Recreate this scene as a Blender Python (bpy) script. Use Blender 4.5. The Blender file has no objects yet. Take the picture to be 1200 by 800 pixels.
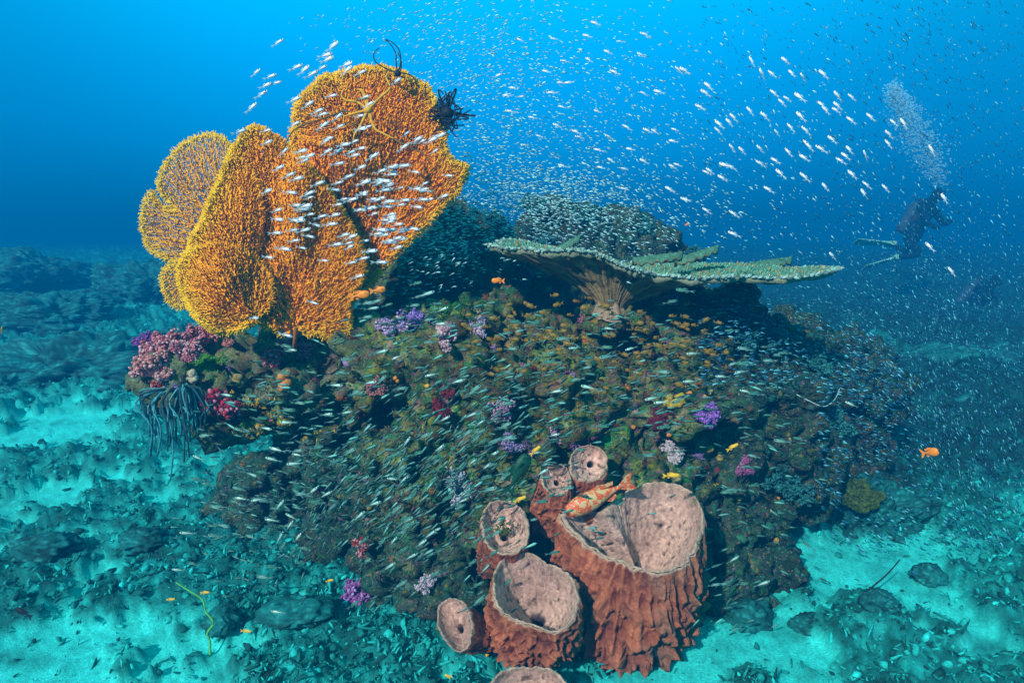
import bpy, bmesh, math, random, heapq
import numpy as np
from mathutils import Vector, Matrix, kdtree
from mathutils.bvhtree import BVHTree

random.seed(7); np.random.seed(7)
R = math.radians
S = bpy.context.scene
C = S.collection

# ------------------------------------------------------------------ camera
CAM = Vector((0, 0, 1.6)); PITCH = R(9.4); FPX = 782.0
cd = bpy.data.cameras.new('camera'); cam = bpy.data.objects.new('camera', cd); C.objects.link(cam)
cam.location = CAM; cam.rotation_euler = (R(90) - PITCH, 0, 0)
cd.sensor_width = 36; cd.lens = 36 * FPX / 1200; cd.clip_start = .02; cd.clip_end = 400
S.camera = cam
FWD = Vector((0, math.cos(PITCH), -math.sin(PITCH))); UP = Vector((0, math.sin(PITCH), math.cos(PITCH))); RT = Vector((1, 0, 0))
def ray(px, py): return FWD + RT * ((px - 600) / FPX) + UP * ((400 - py) / FPX)
def at(px, py, d): return CAM + ray(px, py) * d

# ------------------------------------------------------------------ open water (world) and sun
w = bpy.data.worlds.new('World'); S.world = w; w.use_nodes = True
nt = w.node_tree; nt.nodes.clear()
out = nt.nodes.new('ShaderNodeOutputWorld'); bg = nt.nodes.new('ShaderNodeBackground')
tc = nt.nodes.new('ShaderNodeTexCoord'); sx = nt.nodes.new('ShaderNodeSeparateXYZ')
mr = nt.nodes.new('ShaderNodeMapRange'); mr.inputs[1].default_value = -1; mr.inputs[2].default_value = 1
cr = nt.nodes.new('ShaderNodeValToRGB')
nt.links.new(tc.outputs['Generated'], sx.inputs[0]); nt.links.new(sx.outputs[2], mr.inputs[0])
nt.links.new(mr.outputs[0], cr.inputs[0])
# the surface light comes down strongest straight ahead: a broad brighter patch of water there
dp = nt.nodes.new('ShaderNodeVectorMath'); dp.operation = 'DOT_PRODUCT'; dp.inputs[1].default_value = (-.03, .90, .43)
nm_ = nt.nodes.new('ShaderNodeVectorMath'); nm_.operation = 'NORMALIZE'; nt.links.new(tc.outputs['Generated'], nm_.inputs[0]); nt.links.new(nm_.outputs[0], dp.inputs[0])
m2_ = nt.nodes.new('ShaderNodeMapRange'); m2_.interpolation_type = 'SMOOTHSTEP'; m2_.inputs[1].default_value = .78; m2_.inputs[2].default_value = 1.0; m2_.inputs[3].default_value = .88; m2_.inputs[4].default_value = 1.34
nt.links.new(dp.outputs['Value'], m2_.inputs[0]); nt.links.new(m2_.outputs[0], bg.inputs[1]); nt.links.new(cr.outputs[0], bg.inputs[0]); nt.links.new(bg.outputs[0], out.inputs[0])
e = cr.color_ramp.elements
e[0].position = 0.0; e[0].color = (0, .04, .06, 1)
e[1].position = 1.0; e[1].color = (.03, .66, .60, 1)
for p, c in ((.47, (0, .13, .34)), (.505, (.0, .23, .58)), (.555, (0, .31, .76)), (.60, (0, .36, .84)), (.66, (.0, .46, .94)), (.80, (.02, .70, .85))):
    k = e.new(p); k.color = (*c, 1)

sd = bpy.data.lights.new('sun', 'SUN'); sd.energy = 5.0; sd.angle = R(1.5); sd.color = (1, .97, .9)
sun = bpy.data.objects.new('sun', sd); C.objects.link(sun)
sdir = Vector((0.46, 0.76, -0.58)).normalized()      # from above, behind and to the left of the camera
sun.rotation_euler = sdir.to_track_quat('-Z', 'Y').to_euler()

S.view_settings.view_transform = 'Standard'; S.view_settings.look = 'None'
S.view_settings.exposure = 0.18; S.view_settings.gamma = 1
S.render.engine = 'CYCLES'
S.cycles.use_denoising = True
S.cycles.max_bounces = 4; S.cycles.diffuse_bounces = 2; S.cycles.glossy_bounces = 1
S.cycles.transparent_max_bounces = 6; S.cycles.volume_bounces = 0; S.cycles.transmission_bounces = 1
S.cycles.caustics_reflective = False; S.cycles.caustics_refractive = False

# ------------------------------------------------------------------ helpers
def tag(o, label=None, cat=None, group=None, kind=None):
    if label: o['label'] = label
    if cat: o['category'] = cat
    if group: o['group'] = group
    if kind: o['kind'] = kind
    return o

def mesh_obj(name, V, F, mats, parent=None, col=None, smooth=True, mi=None):
    me = bpy.data.meshes.new(name)
    V = np.asarray(V, dtype=np.float32)
    if isinstance(F, np.ndarray):
        n, k = F.shape
        me.vertices.add(len(V)); me.vertices.foreach_set('co', V.ravel())
        me.loops.add(n * k); me.loops.foreach_set('vertex_index', F.astype(np.int32).ravel())
        me.polygons.add(n); me.polygons.foreach_set('loop_start', np.arange(0, n * k, k, dtype=np.int32))
        me.polygons.foreach_set('loop_total', np.full(n, k, dtype=np.int32))
        me.update(calc_edges=True); me.validate()
    else:
        me.from_pydata([tuple(map(float, v)) for v in V], [], F); me.update()
    if not isinstance(mats, (list, tuple)): mats = [mats]
    for m in mats: me.materials.append(m)
    me.polygons.foreach_set('use_smooth', np.full(len(me.polygons), smooth, dtype=bool))
    if mi is not None: me.polygons.foreach_set('material_index', np.asarray(mi, dtype=np.int32))
    if col is not None:
        a = me.color_attributes.new('Col', 'FLOAT_COLOR', 'POINT')
        cc = np.ones((len(V), 4), dtype=np.float32); cc[:, :3] = col
        a.data.foreach_set('color', cc.ravel())
    o = bpy.data.objects.new(name, me); C.objects.link(o)
    if parent: o.parent = parent
    return o

def empty(name, loc=(0, 0, 0)):
    o = bpy.data.objects.new(name, None); C.objects.link(o); o.location = loc; o.empty_display_size = .1
    return o

def rebase(o, loc):
    """put a top-level mesh's origin at loc without moving its surface"""
    loc = Vector(loc); o.data.transform(Matrix.Translation(-loc)); o.location = loc
    return o

def hsh(ix, iy, iz, seed):
    n = (ix.astype(np.int64) * 73856093) ^ (iy.astype(np.int64) * 19349663) ^ (iz.astype(np.int64) * 83492791) ^ (seed * 2654435761)
    n = (n ^ (n >> 13)) * 1274126177; n = n & 0x7fffffff; n = (n ^ (n >> 16)) * 2246822519; n = n & 0x7fffffff
    return ((n ^ (n >> 15)) & 0xffffff) / float(0xffffff)
def vnoise(P, f=1.0, seed=0):
    P = np.asarray(P, dtype=np.float64) * f + 137.3
    i = np.floor(P).astype(np.int64); t = P - i; t = t * t * (3 - 2 * t)
    r = 0
    for a in (0, 1):
        wa = t[:, 0] if a else 1 - t[:, 0]
        for b in (0, 1):
            wb = t[:, 1] if b else 1 - t[:, 1]
            for c in (0, 1):
                wc = t[:, 2] if c else 1 - t[:, 2]
                r = r + wa * wb * wc * hsh(i[:, 0] + a, i[:, 1] + b, i[:, 2] + c, seed)
    return r * 2 - 1
def fbm(P, f, octv=4, seed=0, gain=.5):
    s = 0; a = 1; n = 0
    for k in range(octv):
        s = s + a * vnoise(P, f * 2.03 ** k, seed + k * 11); n += a; a *= gain
    return s / n
def sstep(a, b, x):
    t = np.clip((x - a) / (b - a), 0, 1); return t * t * (3 - 2 * t)

# materials -----------------------------------------------------------------
def new_mat(name):
    m = bpy.data.materials.new(name); m.use_nodes = True
    return m, m.node_tree, m.node_tree.nodes['Principled BSDF']
def mat(name, col, rough=.75, var=.25, scale=40, bump=0.0, bscale=120, spec=.25, subs=0, col2=None, alpha=1.0):
    m, t, b = new_mat(name)
    b.inputs['Roughness'].default_value = rough; b.inputs['Specular IOR Level'].default_value = spec
    g = t.nodes.new('ShaderNodeNewGeometry')
    n = t.nodes.new('ShaderNodeTexNoise'); n.inputs['Scale'].default_value = scale; n.inputs['Detail'].default_value = 5
    tcn = t.nodes.new('ShaderNodeTexCoord'); t.links.new(tcn.outputs['Object'], n.inputs['Vector'])
    r = t.nodes.new('ShaderNodeValToRGB'); r.color_ramp.elements[0].position = .3; r.color_ramp.elements[1].position = .7
    c2 = col2 or tuple(min(1, c * (1 + var)) for c in col)
    r.color_ramp.elements[0].color = (*[c * (1 - var) for c in col], 1) if col2 is None else (*col, 1)
    r.color_ramp.elements[1].color = (*c2, 1)
    t.links.new(n.outputs[0], r.inputs[0]); t.links.new(r.outputs[0], b.inputs['Base Color'])
    if bump:
        n2 = t.nodes.new('ShaderNodeTexNoise'); n2.inputs['Scale'].default_value = bscale; n2.inputs['Detail'].default_value = 6
        t.links.new(tcn.outputs['Object'], n2.inputs['Vector'])
        bp = t.nodes.new('ShaderNodeBump'); bp.inputs['Strength'].default_value = bump; bp.inputs['Distance'].default_value = .01
        t.links.new(n2.outputs[0], bp.inputs['Height']); t.links.new(bp.outputs[0], b.inputs['Normal'])
    if alpha < 1: b.inputs['Alpha'].default_value = alpha
    return m
def mat_vcol(name, rough=.8, scale=60, bump=.6, bscale=150, speck=None, spec=.2, var=(.55, 1.5)):
    """base colour from the mesh's own colour attribute, broken up by a noise"""
    m, t, b = new_mat(name)
    b.inputs['Roughness'].default_value = rough; b.inputs['Specular IOR Level'].default_value = spec
    at_ = t.nodes.new('ShaderNodeAttribute'); at_.attribute_name = 'Col'
    tcn = t.nodes.new('ShaderNodeTexCoord')
    n = t.nodes.new('ShaderNodeTexNoise'); n.inputs['Scale'].default_value = scale; n.inputs['Detail'].default_value = 6; n.inputs['Roughness'].default_value = .7
    t.links.new(tcn.outputs['Object'], n.inputs['Vector'])
    r = t.nodes.new('ShaderNodeMapRange'); r.inputs[1].default_value = .3; r.inputs[2].default_value = .7
    r.inputs[3].default_value = var[0]; r.inputs[4].default_value = var[1]
    t.links.new(n.outputs[0], r.inputs[0])
    mx = t.nodes.new('ShaderNodeVectorMath'); mx.operation = 'SCALE'
    t.links.new(at_.outputs['Color'], mx.inputs[0]); t.links.new(r.outputs[0], mx.inputs['Scale'])
    last = mx.outputs[0]
    if speck:
        for (sc, thr, colr, sd_) in speck:
            v = t.nodes.new('ShaderNodeTexVoronoi'); v.inputs['Scale'].default_value = sc
            mp = t.nodes.new('ShaderNodeMapping'); mp.inputs['Location'].default_value = (sd_, sd_ * 2, 0)
            wn = t.nodes.new('ShaderNodeVectorMath'); wn.operation = 'MULTIPLY_ADD'; wn.inputs[1].default_value = (.05, .05, .05); t.links.new(n.outputs['Color'], wn.inputs[0]); t.links.new(tcn.outputs['Object'], wn.inputs[2])
            t.links.new(wn.outputs[0], mp.inputs[0]); t.links.new(mp.outputs[0], v.inputs['Vector'])
            # a cell is painted when its random colour passes the threshold
            sep = t.nodes.new('ShaderNodeSeparateColor'); t.links.new(v.outputs['Color'], sep.inputs[0])
            g1 = t.nodes.new('ShaderNodeMath'); g1.operation = 'GREATER_THAN'; g1.inputs[1].default_value = thr
            t.links.new(sep.outputs[0], g1.inputs[0])
            g2 = t.nodes.new('ShaderNodeMath'); g2.operation = 'LESS_THAN'; g2.inputs[1].default_value = .5
            t.links.new(v.outputs['Distance'], g2.inputs[0])
            mu = t.nodes.new('ShaderNodeMath'); mu.operation = 'MULTIPLY'
            t.links.new(g1.outputs[0], mu.inputs[0]); t.links.new(g2.outputs[0], mu.inputs[1])
            mm = t.nodes.new('ShaderNodeMix'); mm.data_type = 'RGBA'
            t.links.new(mu.outputs[0], mm.inputs[0]); t.links.new(last, mm.inputs[6]); mm.inputs[7].default_value = (*colr, 1)
            last = mm.outputs[2]
    t.links.new(last, b.inputs['Base Color'])
    if bump:
        n2 = t.nodes.new('ShaderNodeTexNoise'); n2.inputs['Scale'].default_value = bscale; n2.inputs['Detail'].default_value = 8; n2.inputs['Roughness'].default_value = .7
        t.links.new(tcn.outputs['Object'], n2.inputs['Vector'])
        bp = t.nodes.new('ShaderNodeBump'); bp.inputs['Strength'].default_value = bump; bp.inputs['Distance'].default_value = .012
        t.links.new(n2.outputs[0], bp.inputs['Height']); t.links.new(bp.outputs[0], b.inputs['Normal'])
    return m

M_reef = mat_vcol('reef_rock', scale=85, bump=1.0, bscale=110, var=(.25, 1.75),
                  speck=[(55, .93, (.22, .18, .02), 1), (80, .95, (.24, .12, .20), 5), (160, .96, (.40, .46, .38), 9),
                         (48, .94, (.02, .13, .03), 13), (66, .9, (.02, .16, .12), 17)])
M_ground = mat_vcol('seabed', scale=90, bump=.8, bscale=160, var=(.6, 1.3))
M_rubble = mat_vcol('rubble', scale=50, bump=.7, bscale=120)
M_growth = mat_vcol('growth', scale=160, bump=.6, bscale=260, var=(.45, 1.5))
M_fan = mat_vcol('sea_fan_branches', scale=30, bump=0, var=(.8, 1.2), rough=.85)
M_polyp = mat_vcol('soft_coral_polyps', scale=250, bump=.3, bscale=500, var=(.75, 1.3), rough=.8)
M_spout = mat_vcol('sponge_skin', scale=75, bump=1.0, bscale=120, var=(.55, 1.35), rough=.85)
M_table = mat_vcol('table_coral', scale=80, bump=.7, bscale=160, var=(.7, 1.3))
M_fishw = mat('silver_fish', (.80, .84, .86), rough=.35, var=.05, spec=.5)
M_fishback = mat('fish_back', (.16, .20, .38), rough=.4, var=.1, spec=.5)
M_fin = mat('clear_fin', (.45, .66, .72), rough=.5, var=.05, alpha=.55)
M_eye = mat('fish_eye', (.012, .012, .015), rough=.2, var=.1, spec=.6)
M_teal = mat('shaded_fish', (.06, .25, .22), rough=.4, var=.2, spec=.4)  # glassfish away from the flash: their unlit teal is put into the skin
M_tealb = mat('shaded_fish_belly', (.28, .46, .36), rough=.35, var=.1, spec=.5)
M_tealfin = mat('shaded_fin', (.12, .30, .28), rough=.5, var=.05, alpha=.5)
M_gold = mat('gold_fish', (.24, .15, .012), rough=.45, var=.3, scale=200)
M_orange = mat('orange_fish', (.85, .26, .02), rough=.4, var=.15)
M_yellow = mat('yellow_fish', (.80, .48, .03), rough=.4, var=.15)
M_black = mat('black_arms', (.008, .012, .018), rough=.7, var=.3)
M_dark = mat('wetsuit', (.005, .010, .02), rough=.9, var=.2, spec=.05)
M_green = mat('green_weed', (.07, .30, .02), rough=.7, var=.5, scale=90, bump=.5)

# ------------------------------------------------------------------ water haze
bm = bmesh.new(); bmesh.ops.create_cube(bm, size=1)
me = bpy.data.meshes.new('haze'); bm.to_mesh(me); bm.free()
hz = bpy.data.objects.new('haze', me); C.objects.link(hz); hz.scale = (130, 130, 4.6); hz.location = (0, 0, 0.9)
tag(hz, kind='stuff')
hm = bpy.data.materials.new('haze'); hm.use_nodes = True; t = hm.node_tree; t.nodes.clear()
o_ = t.nodes.new('ShaderNodeOutputMaterial'); pv = t.nodes.new('ShaderNodeVolumePrincipled')
pv.inputs['Color'].default_value = (.0, .235, .57, 1); pv.inputs['Density'].default_value = .056
pv.inputs['Density Attribute'].default_value = ''; pv.inputs['Anisotropy'].default_value = 0.0
t.links.new(pv.outputs[0], o_.inputs['Volume']); me.materials.append(hm)
try: hm.cycles.homogeneous_volume = True
except Exception: pass

# ------------------------------------------------------------------ seabed
def floor_pt(px, py):
    r = ray(px, py); d = -CAM.z / r.z; return CAM + r * d
SAND = [(30, 505, .55, .95), (30, 770, .32, 1.2), (90, 740, .3, .7), (350, 705, .16, 1.0), (160, 600, .35, .6), (240, 570, .3, .3), (640, 790, .4, .9),
        (900, 775, .35, 1.0), (1000, 745, .3, .75), (1095, 700, .35, .9), (780, 790, .35, 1.1), (1160, 760, .3, .7), (960, 700, .2, .5), (500, 760, .12, .6),
        (270, 770, .2, .7), (130, 660, .2, .5), (15, 600, .4, .4), (1060, 650, .25, .7)]
def sand_bias(XY):
    b = np.zeros(len(XY))
    for (px, py, s, a) in SAND:
        p = floor_pt(px, py); d2 = (XY[:, 0] - p.x) ** 2 + ((XY[:, 1] - p.y) * .8) ** 2
        b = np.maximum(b, a * np.exp(-d2 / (2 * s * s)))
    return b
def ground_fn(XY):
    P = np.column_stack([XY, np.zeros(len(XY))])
    n = fbm(P, .9, 3, 3) * .7 + fbm(P, 3.1, 4, 5) * .75
    n = n + .45 * fbm(P, 9, 3, 6)
    m = sstep(-.05, .25, .47 + n * .9 - sand_bias(XY) * .60)
    far = sstep(3, 12, np.hypot(XY[:, 0], XY[:, 1]))
    h = .09 * fbm(P, .35, 2, 9) * (1 + far * 1) + .02 * fbm(P, 2, 2, 19)
    rub = .06 * (fbm(P, 4, 3, 21) + .4) + .07 * np.abs(fbm(P, 10, 4, 23)) + .020 * fbm(P, 34, 2, 25)
    h = h + m * (rub + .025) * (1 + far * 1.5) + .003 * fbm(P, 40, 3, 27)
    h = h + .40 * np.exp(-((XY[:, 0] - 3.2) / 1.5) ** 2 - ((XY[:, 1] - 6.2) / 1.6) ** 2)
    # the bed climbs gently beyond the reef on the left and right
    h = h + .05 * np.clip(XY[:, 1] - 6, 0, 20) * .5
    return h, m
th = np.concatenate([np.linspace(-80, -48.3, 110), np.linspace(-48, 48, 600), np.linspace(48.3, 80, 110), np.linspace(84, 276, 40)]); th = np.radians(th)
rr = [0.9]
while rr[-1] < 58: rr.append(rr[-1] * (1.0112 if rr[-1] < 16 else 1.03) + .0004)
rr = np.array(rr); nT, nR = len(th), len(rr)
TT, RR = np.meshgrid(th, rr)
XY = np.column_stack([(RR * np.sin(TT)).ravel(), (RR * np.cos(TT)).ravel()])
H, Mk = ground_fn(XY)
V = np.column_stack([XY, H]); V = np.vstack([V, [[0, 0, 0]]])
i = np.arange(nR - 1)[:, None] * nT; j = np.arange(nT)[None, :]; j2 = (j + 1) % nT
F = np.stack([i + j, i + nT + j, i + nT + j2, i + j2], -1).reshape(-1, 4)[:, ::-1]
P3 = np.column_stack([XY, np.zeros(len(XY))])
nA = fbm(P3, 14, 4, 31)[:, None]; nB = fbm(P3, 2.2, 3, 33)[:, None]
nD = fbm(P3, 5, 4, 37)[:, None]; nE = fbm(P3, 55, 2, 39)[:, None]; sandc = np.array([.04, .80, .74]) * (1 + .38 * nA + .9 * np.minimum(nD, .05) + .35 * nE)  # cyan cast of the water light is put into the sand colour
nC = np.clip(fbm(P3, 24, 3, 35), 0, 1)[:, None]; rubc = np.array([.006, .17, .16]) * (1 + 1.3 * nA) + np.array([.008, .34, .32]) * nC * 2.2 + np.array([.005, .08, .07]) * np.clip(nB, 0, 1)
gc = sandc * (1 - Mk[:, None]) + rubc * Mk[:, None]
wd_ = (sstep(1.2, 2.0, XY[:, 0]) * sstep(3.4, 4.3, XY[:, 1]))[:, None]; gc = gc * (1 - .78 * wd_)  # right rear bed painted darker, for its fade into murky water
gc = np.vstack([gc, [[.3, .5, .45]]])
Fl = [tuple(f) for f in ()]
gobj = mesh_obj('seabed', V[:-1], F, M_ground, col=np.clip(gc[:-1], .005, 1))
tag(gobj, kind='structure')
_gb = BVHTree.FromPolygons([tuple(v) for v in V[:-1]], [tuple(f) for f in F.tolist()])
def ground_z(x, y):
    h, _, _, _ = _gb.ray_cast(Vector((x, y, 5)), Vector((0, 0, -1)))
    return h.z if h else 0.0

# ------------------------------------------------------------------ rocks
ICO = {}
def ico(sub):
    if sub not in ICO:
        bm = bmesh.new(); bmesh.ops.create_icosphere(bm, subdivisions=sub, radius=1)
        bm.verts.ensure_lookup_table()
        ICO[sub] = (np.array([v.co[:] for v in bm.verts]), np.array([[v.index for v in f.verts] for f in bm.faces])); bm.free()
    return ICO[sub]

# the reef: ellipsoids fused by a voxel remesh, then eroded with noise
ELL = [(620, 560, 3.55, .98, .85, .84), (810, 510, 3.7, .75, .75, .66), (275, 447, 3.12, .40, .34, .13), (365, 440, 3.25, .35, .4, .15),
       (430, 500, 3.5, .52, .5, .40), (670, 350, 4.9, .95, .6, .62), (520, 330, 4.3, .5, .5, .50), (900, 450, 4.4, .72, .6, .46),
       (950, 560, 4.4, .5, .5, .42), (540, 690, 3.02, .42, .36, .33), (830, 660, 3.15, .42, .4, .36),
       (800, 400, 3.7, .6, .5, .30), (560, 420, 3.4, .6, .5, .28), (716, 371, 3.17, .20, .2, .13), (450, 420, 3.3, .3, .35, .20),
       (700, 620, 3.12, .5, .34, .45), (225, 436, 3.0, .2, .2, .10), (300, 432, 3.22, .42, .3, .13), (300, 485, 3.15, .32, .24, .12), (330, 452, 3.0, .26, .2, .12), (450, 640, 3.6, .5, .4, .4), (335, 590, 3.75, .42, .3, .36),  # last one: dark rock added to back the shadow under the left ledge
       (640, 450, 3.0, .25, .2, .12), (790, 480, 3.05, .22, .2, .12), (480, 520, 3.02, .22, .2, .10), (560, 560, 2.85, .2, .16, .12), (850, 560, 3.1, .2, .2, .14), (400, 545, 3.15, .2, .2, .08)]
SPV = [(745, 622, 2.5, 730, 745, 2.66, .30), (628, 696, 2.33, 624, 752, 2.48, .19), (592, 617, 2.5, 584, 668, 2.74, .13), (534, 732, 2.36, 574, 748, 2.52, .10),
       (690, 543, 2.66, 680, 606, 2.82, .10), (652, 561, 2.60, 646, 618, 2.72, .09)]
VV = []; FF = []; off = 0
v0, f0 = ico(4)
for (px, py, d, rx, ry, rz) in ELL:
    c = at(px, py, d); VV.append(v0 * np.array([rx, ry, rz]) + np.array(c)); FF.append(f0 + off); off += len(v0)
tmp = mesh_obj('reef_tmp', np.vstack(VV), np.vstack(FF), [])if False else None
me = bpy.data.meshes.new('reef_tmp'); me.from_pydata(np.vstack(VV).tolist(), [], np.vstack(FF).tolist()); me.update()
tmp = bpy.data.objects.new('reef_tmp', me); C.objects.link(tmp)
md = tmp.modifiers.new('r', 'REMESH'); md.mode = 'VOXEL'; md.voxel_size = .0165
dg = bpy.context.evaluated_depsgraph_get(); ev = tmp.evaluated_get(dg); rm = bpy.data.meshes.new_from_object(ev)
n = len(rm.vertices); RV = np.empty(n * 3); rm.vertices.foreach_get('co', RV); RV = RV.reshape(-1, 3)
RF = np.array([list(p.vertices) for p in rm.polygons if len(p.vertices) == 4])
bpy.data.objects.remove(tmp)
def vnormals(V, F):
    a = V[F[:, 2]] - V[F[:, 0]]; b = V[F[:, 3]] - V[F[:, 1]] if F.shape[1] == 4 else V[F[:, 1]] - V[F[:, 0]]
    nn = np.cross(a, b) if F.shape[1] == 4 else np.cross(V[F[:, 1]] - V[F[:, 0]], V[F[:, 2]] - V[F[:, 0]])
    N = np.zeros_like(V)
    for k in range(F.shape[1]): np.add.at(N, F[:, k], nn)
    return N / (np.linalg.norm(N, axis=1)[:, None] + 1e-9)
keep = RV[:, 2] > -.35
remap = -np.ones(n, dtype=int); remap[keep] = np.arange(keep.sum())
RF = RF[keep[RF].all(1)]; RF = remap[RF]; RV = RV[keep]
N = vnormals(RV, RF)
NN = N.copy()
for it in range(0): pass
big = fbm(RV, 2.6, 3, 41) * .17
RV = RV + N * big[:, None]
N = vnormals(RV, RF)
d2 = fbm(RV, 7, 3, 43) * .15 - .11 * np.clip(np.abs(fbm(RV, 4.5, 2, 47)) * -5 + 1, 0, 1)
RV = RV + N * d2[:, None]
N = vnormals(RV, RF)
d3 = fbm(RV, 20, 3, 53) * .045 + .022 * np.abs(vnoise(RV, 34, 57))
RV = RV + N * d3[:, None]
for (cx_, cy_, cd_, bx_, by_, bd_, rad_) in SPV:
    a_ = np.array(at(cx_, cy_, cd_)); b_ = np.array(at(bx_, by_, bd_)); ab = b_ - a_
    t_ = np.clip(((RV - a_) @ ab) / (ab @ ab), -.25, 1.0); q_ = a_ + t_[:, None] * ab; dv = RV - q_; L_ = np.linalg.norm(dv, axis=1)
    m_ = L_ < rad_
    dirn = dv / (L_[:, None] + 1e-6); dirn[:, 1] = np.abs(dirn[:, 1]) + .3; dirn /= np.linalg.norm(dirn, axis=1)[:, None]
    RV = np.where(m_[:, None], q_ + dirn * rad_, RV)
N = vnormals(RV, RF)
PAL = np.array([(.010, .060, .020), (.008, .070, .050), (.075, .070, .006), (.08, .030, .008), (.060, .008, .012),
                (.025, .060, .012), (.17, .14, .008), (.16, .05, .10), (.010, .13, .05), (.20, .17, .12), (.008, .022, .014), (.008, .035, .025), (.012, .045, .018)])
def patchy(P, f, seed, pal=PAL):
    a = np.abs(np.modf((fbm(P, f, 3, seed) * .5 + .5) * 7.3)[0]); b = hsh(*(np.floor(P[:, k] * f * 1.8 + 2 * fbm(P, f * 2, 2, seed + 7 + k)) for k in range(3)), seed)
    return pal[(b * len(pal)).astype(int) % len(pal)]
rc = (.62 * patchy(RV, 11, 61) + .38 * patchy(RV, 34, 67)) * (1 + 1.1 * fbm(RV, 16, 3, 69)[:, None]) * np.array([1.85, 2.35, 1.35])
warm = np.exp(-(((RV[:, 0] - .35) / .8) ** 2 + ((RV[:, 1] - 3.0) / .8) ** 2 + ((RV[:, 2] - 1.1) / .35) ** 2))[:, None]
rc = rc * (1 - .5 * warm) + warm * .5 * np.array([.085, .05, .012])
tealside = np.maximum(sstep(.62, 1.1, RV[:, 0]), np.maximum(sstep(3.6, 4.2, RV[:, 1]), sstep(-1.2, -1.9, RV[:, 0]) * 0))[:, None]  # right flank and rear painted teal, for haze and weak light there
low = (np.maximum(sstep(.6, .15, RV[:, 2]) * .8, sstep(-.35, -.75, RV[:, 0]) * sstep(.85, .6, RV[:, 2]) * .85))[:, None]  # shade low down and under the left ledge, painted into the rock
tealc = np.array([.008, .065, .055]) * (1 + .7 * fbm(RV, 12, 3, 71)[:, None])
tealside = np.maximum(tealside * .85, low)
tealc = tealc * (1 - .5 * np.maximum(sstep(3.6, 4.2, RV[:, 1]), sstep(.8, 1.25, RV[:, 0])))[:, None]  # rear and right flank painted darker still, as if out of the light
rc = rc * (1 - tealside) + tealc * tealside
ledge = (sstep(-.55, -.85, RV[:, 0]) * sstep(.78, .93, RV[:, 2]))[:, None]  # ledge top: greenish crust, its lit look painted in as a paler tone
rc = rc * (1 - .55 * ledge) + .55 * ledge * (np.array([.17, .19, .11]) * (1 + .6 * fbm(RV, 30, 3, 73)[:, None]))
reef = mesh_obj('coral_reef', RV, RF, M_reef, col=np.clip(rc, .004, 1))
tag(reef, 'big rocky reef mound crusted with coral and weed rising from the sand', 'reef')
_rb = BVHTree.FromPolygons(RV.tolist(), RF.tolist())
def hit(px, py):
    """where the line of sight meets the reef: point, normal, depth"""
    r = ray(px, py); h, nn, _, dist = _rb.ray_cast(CAM, r.normalized())
    if h is None: return None
    g, gn, _, gd = _gb.ray_cast(CAM, r.normalized())
    if g is not None and gd < dist: return g, Vector((0, -.2, .9)), (g - CAM).dot(FWD)      # the sand lies in front of the buried rock
    return h, nn, (h - CAM).dot(FWD)
def ghit(px, py):
    r = ray(px, py).normalized(); h, nn, _, dist = _gb.ray_cast(CAM, r)
    return h if h else floor_pt(px, max(py, 300))

def boulder(px, py, d, s, seed, label, sub=6, tint=(1, 1, 1), groundit=True):
    v, f = ico(sub); c = at(px, py, d); s = np.array(s)
    P = v * s
    off = np.array([seed * 3.1, seed * 1.7, seed])
    amp_ = 1.0 if s[0] > .2 else .55
    r = 1 + amp_ * .75 * fbm(v + off, 1.5, 3, seed) + .38 * fbm(v + off, 4.5, 4, seed + 3) + .16 * np.abs(fbm(v + off, 13, 3, seed + 5))
    P = P * r[:, None]
    nA = fbm(P + off, 12, 4, seed + 9)[:, None]; nB = fbm(P + off, 4, 3, seed + 13)[:, None]
    top = sstep(.1, .8, v[:, 2])[:, None]
    nF = fbm(v + off, 45, 3, seed + 17)[:, None]
    col = np.array([.004, .10, .10]) * (1 + .9 * nA + 1.2 * nF) + np.clip(nB, 0, 1) * np.array([.004, .16, .15]) + np.clip(nF - .15, 0, 1) * np.array([.05, .40, .38])
    col = col * np.array(tint)
    o = mesh_obj('reef_boulder', P, f, M_rubble, col=np.clip(col, .004, 1)); o.location = c
    return tag(o, label, 'boulder')
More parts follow.
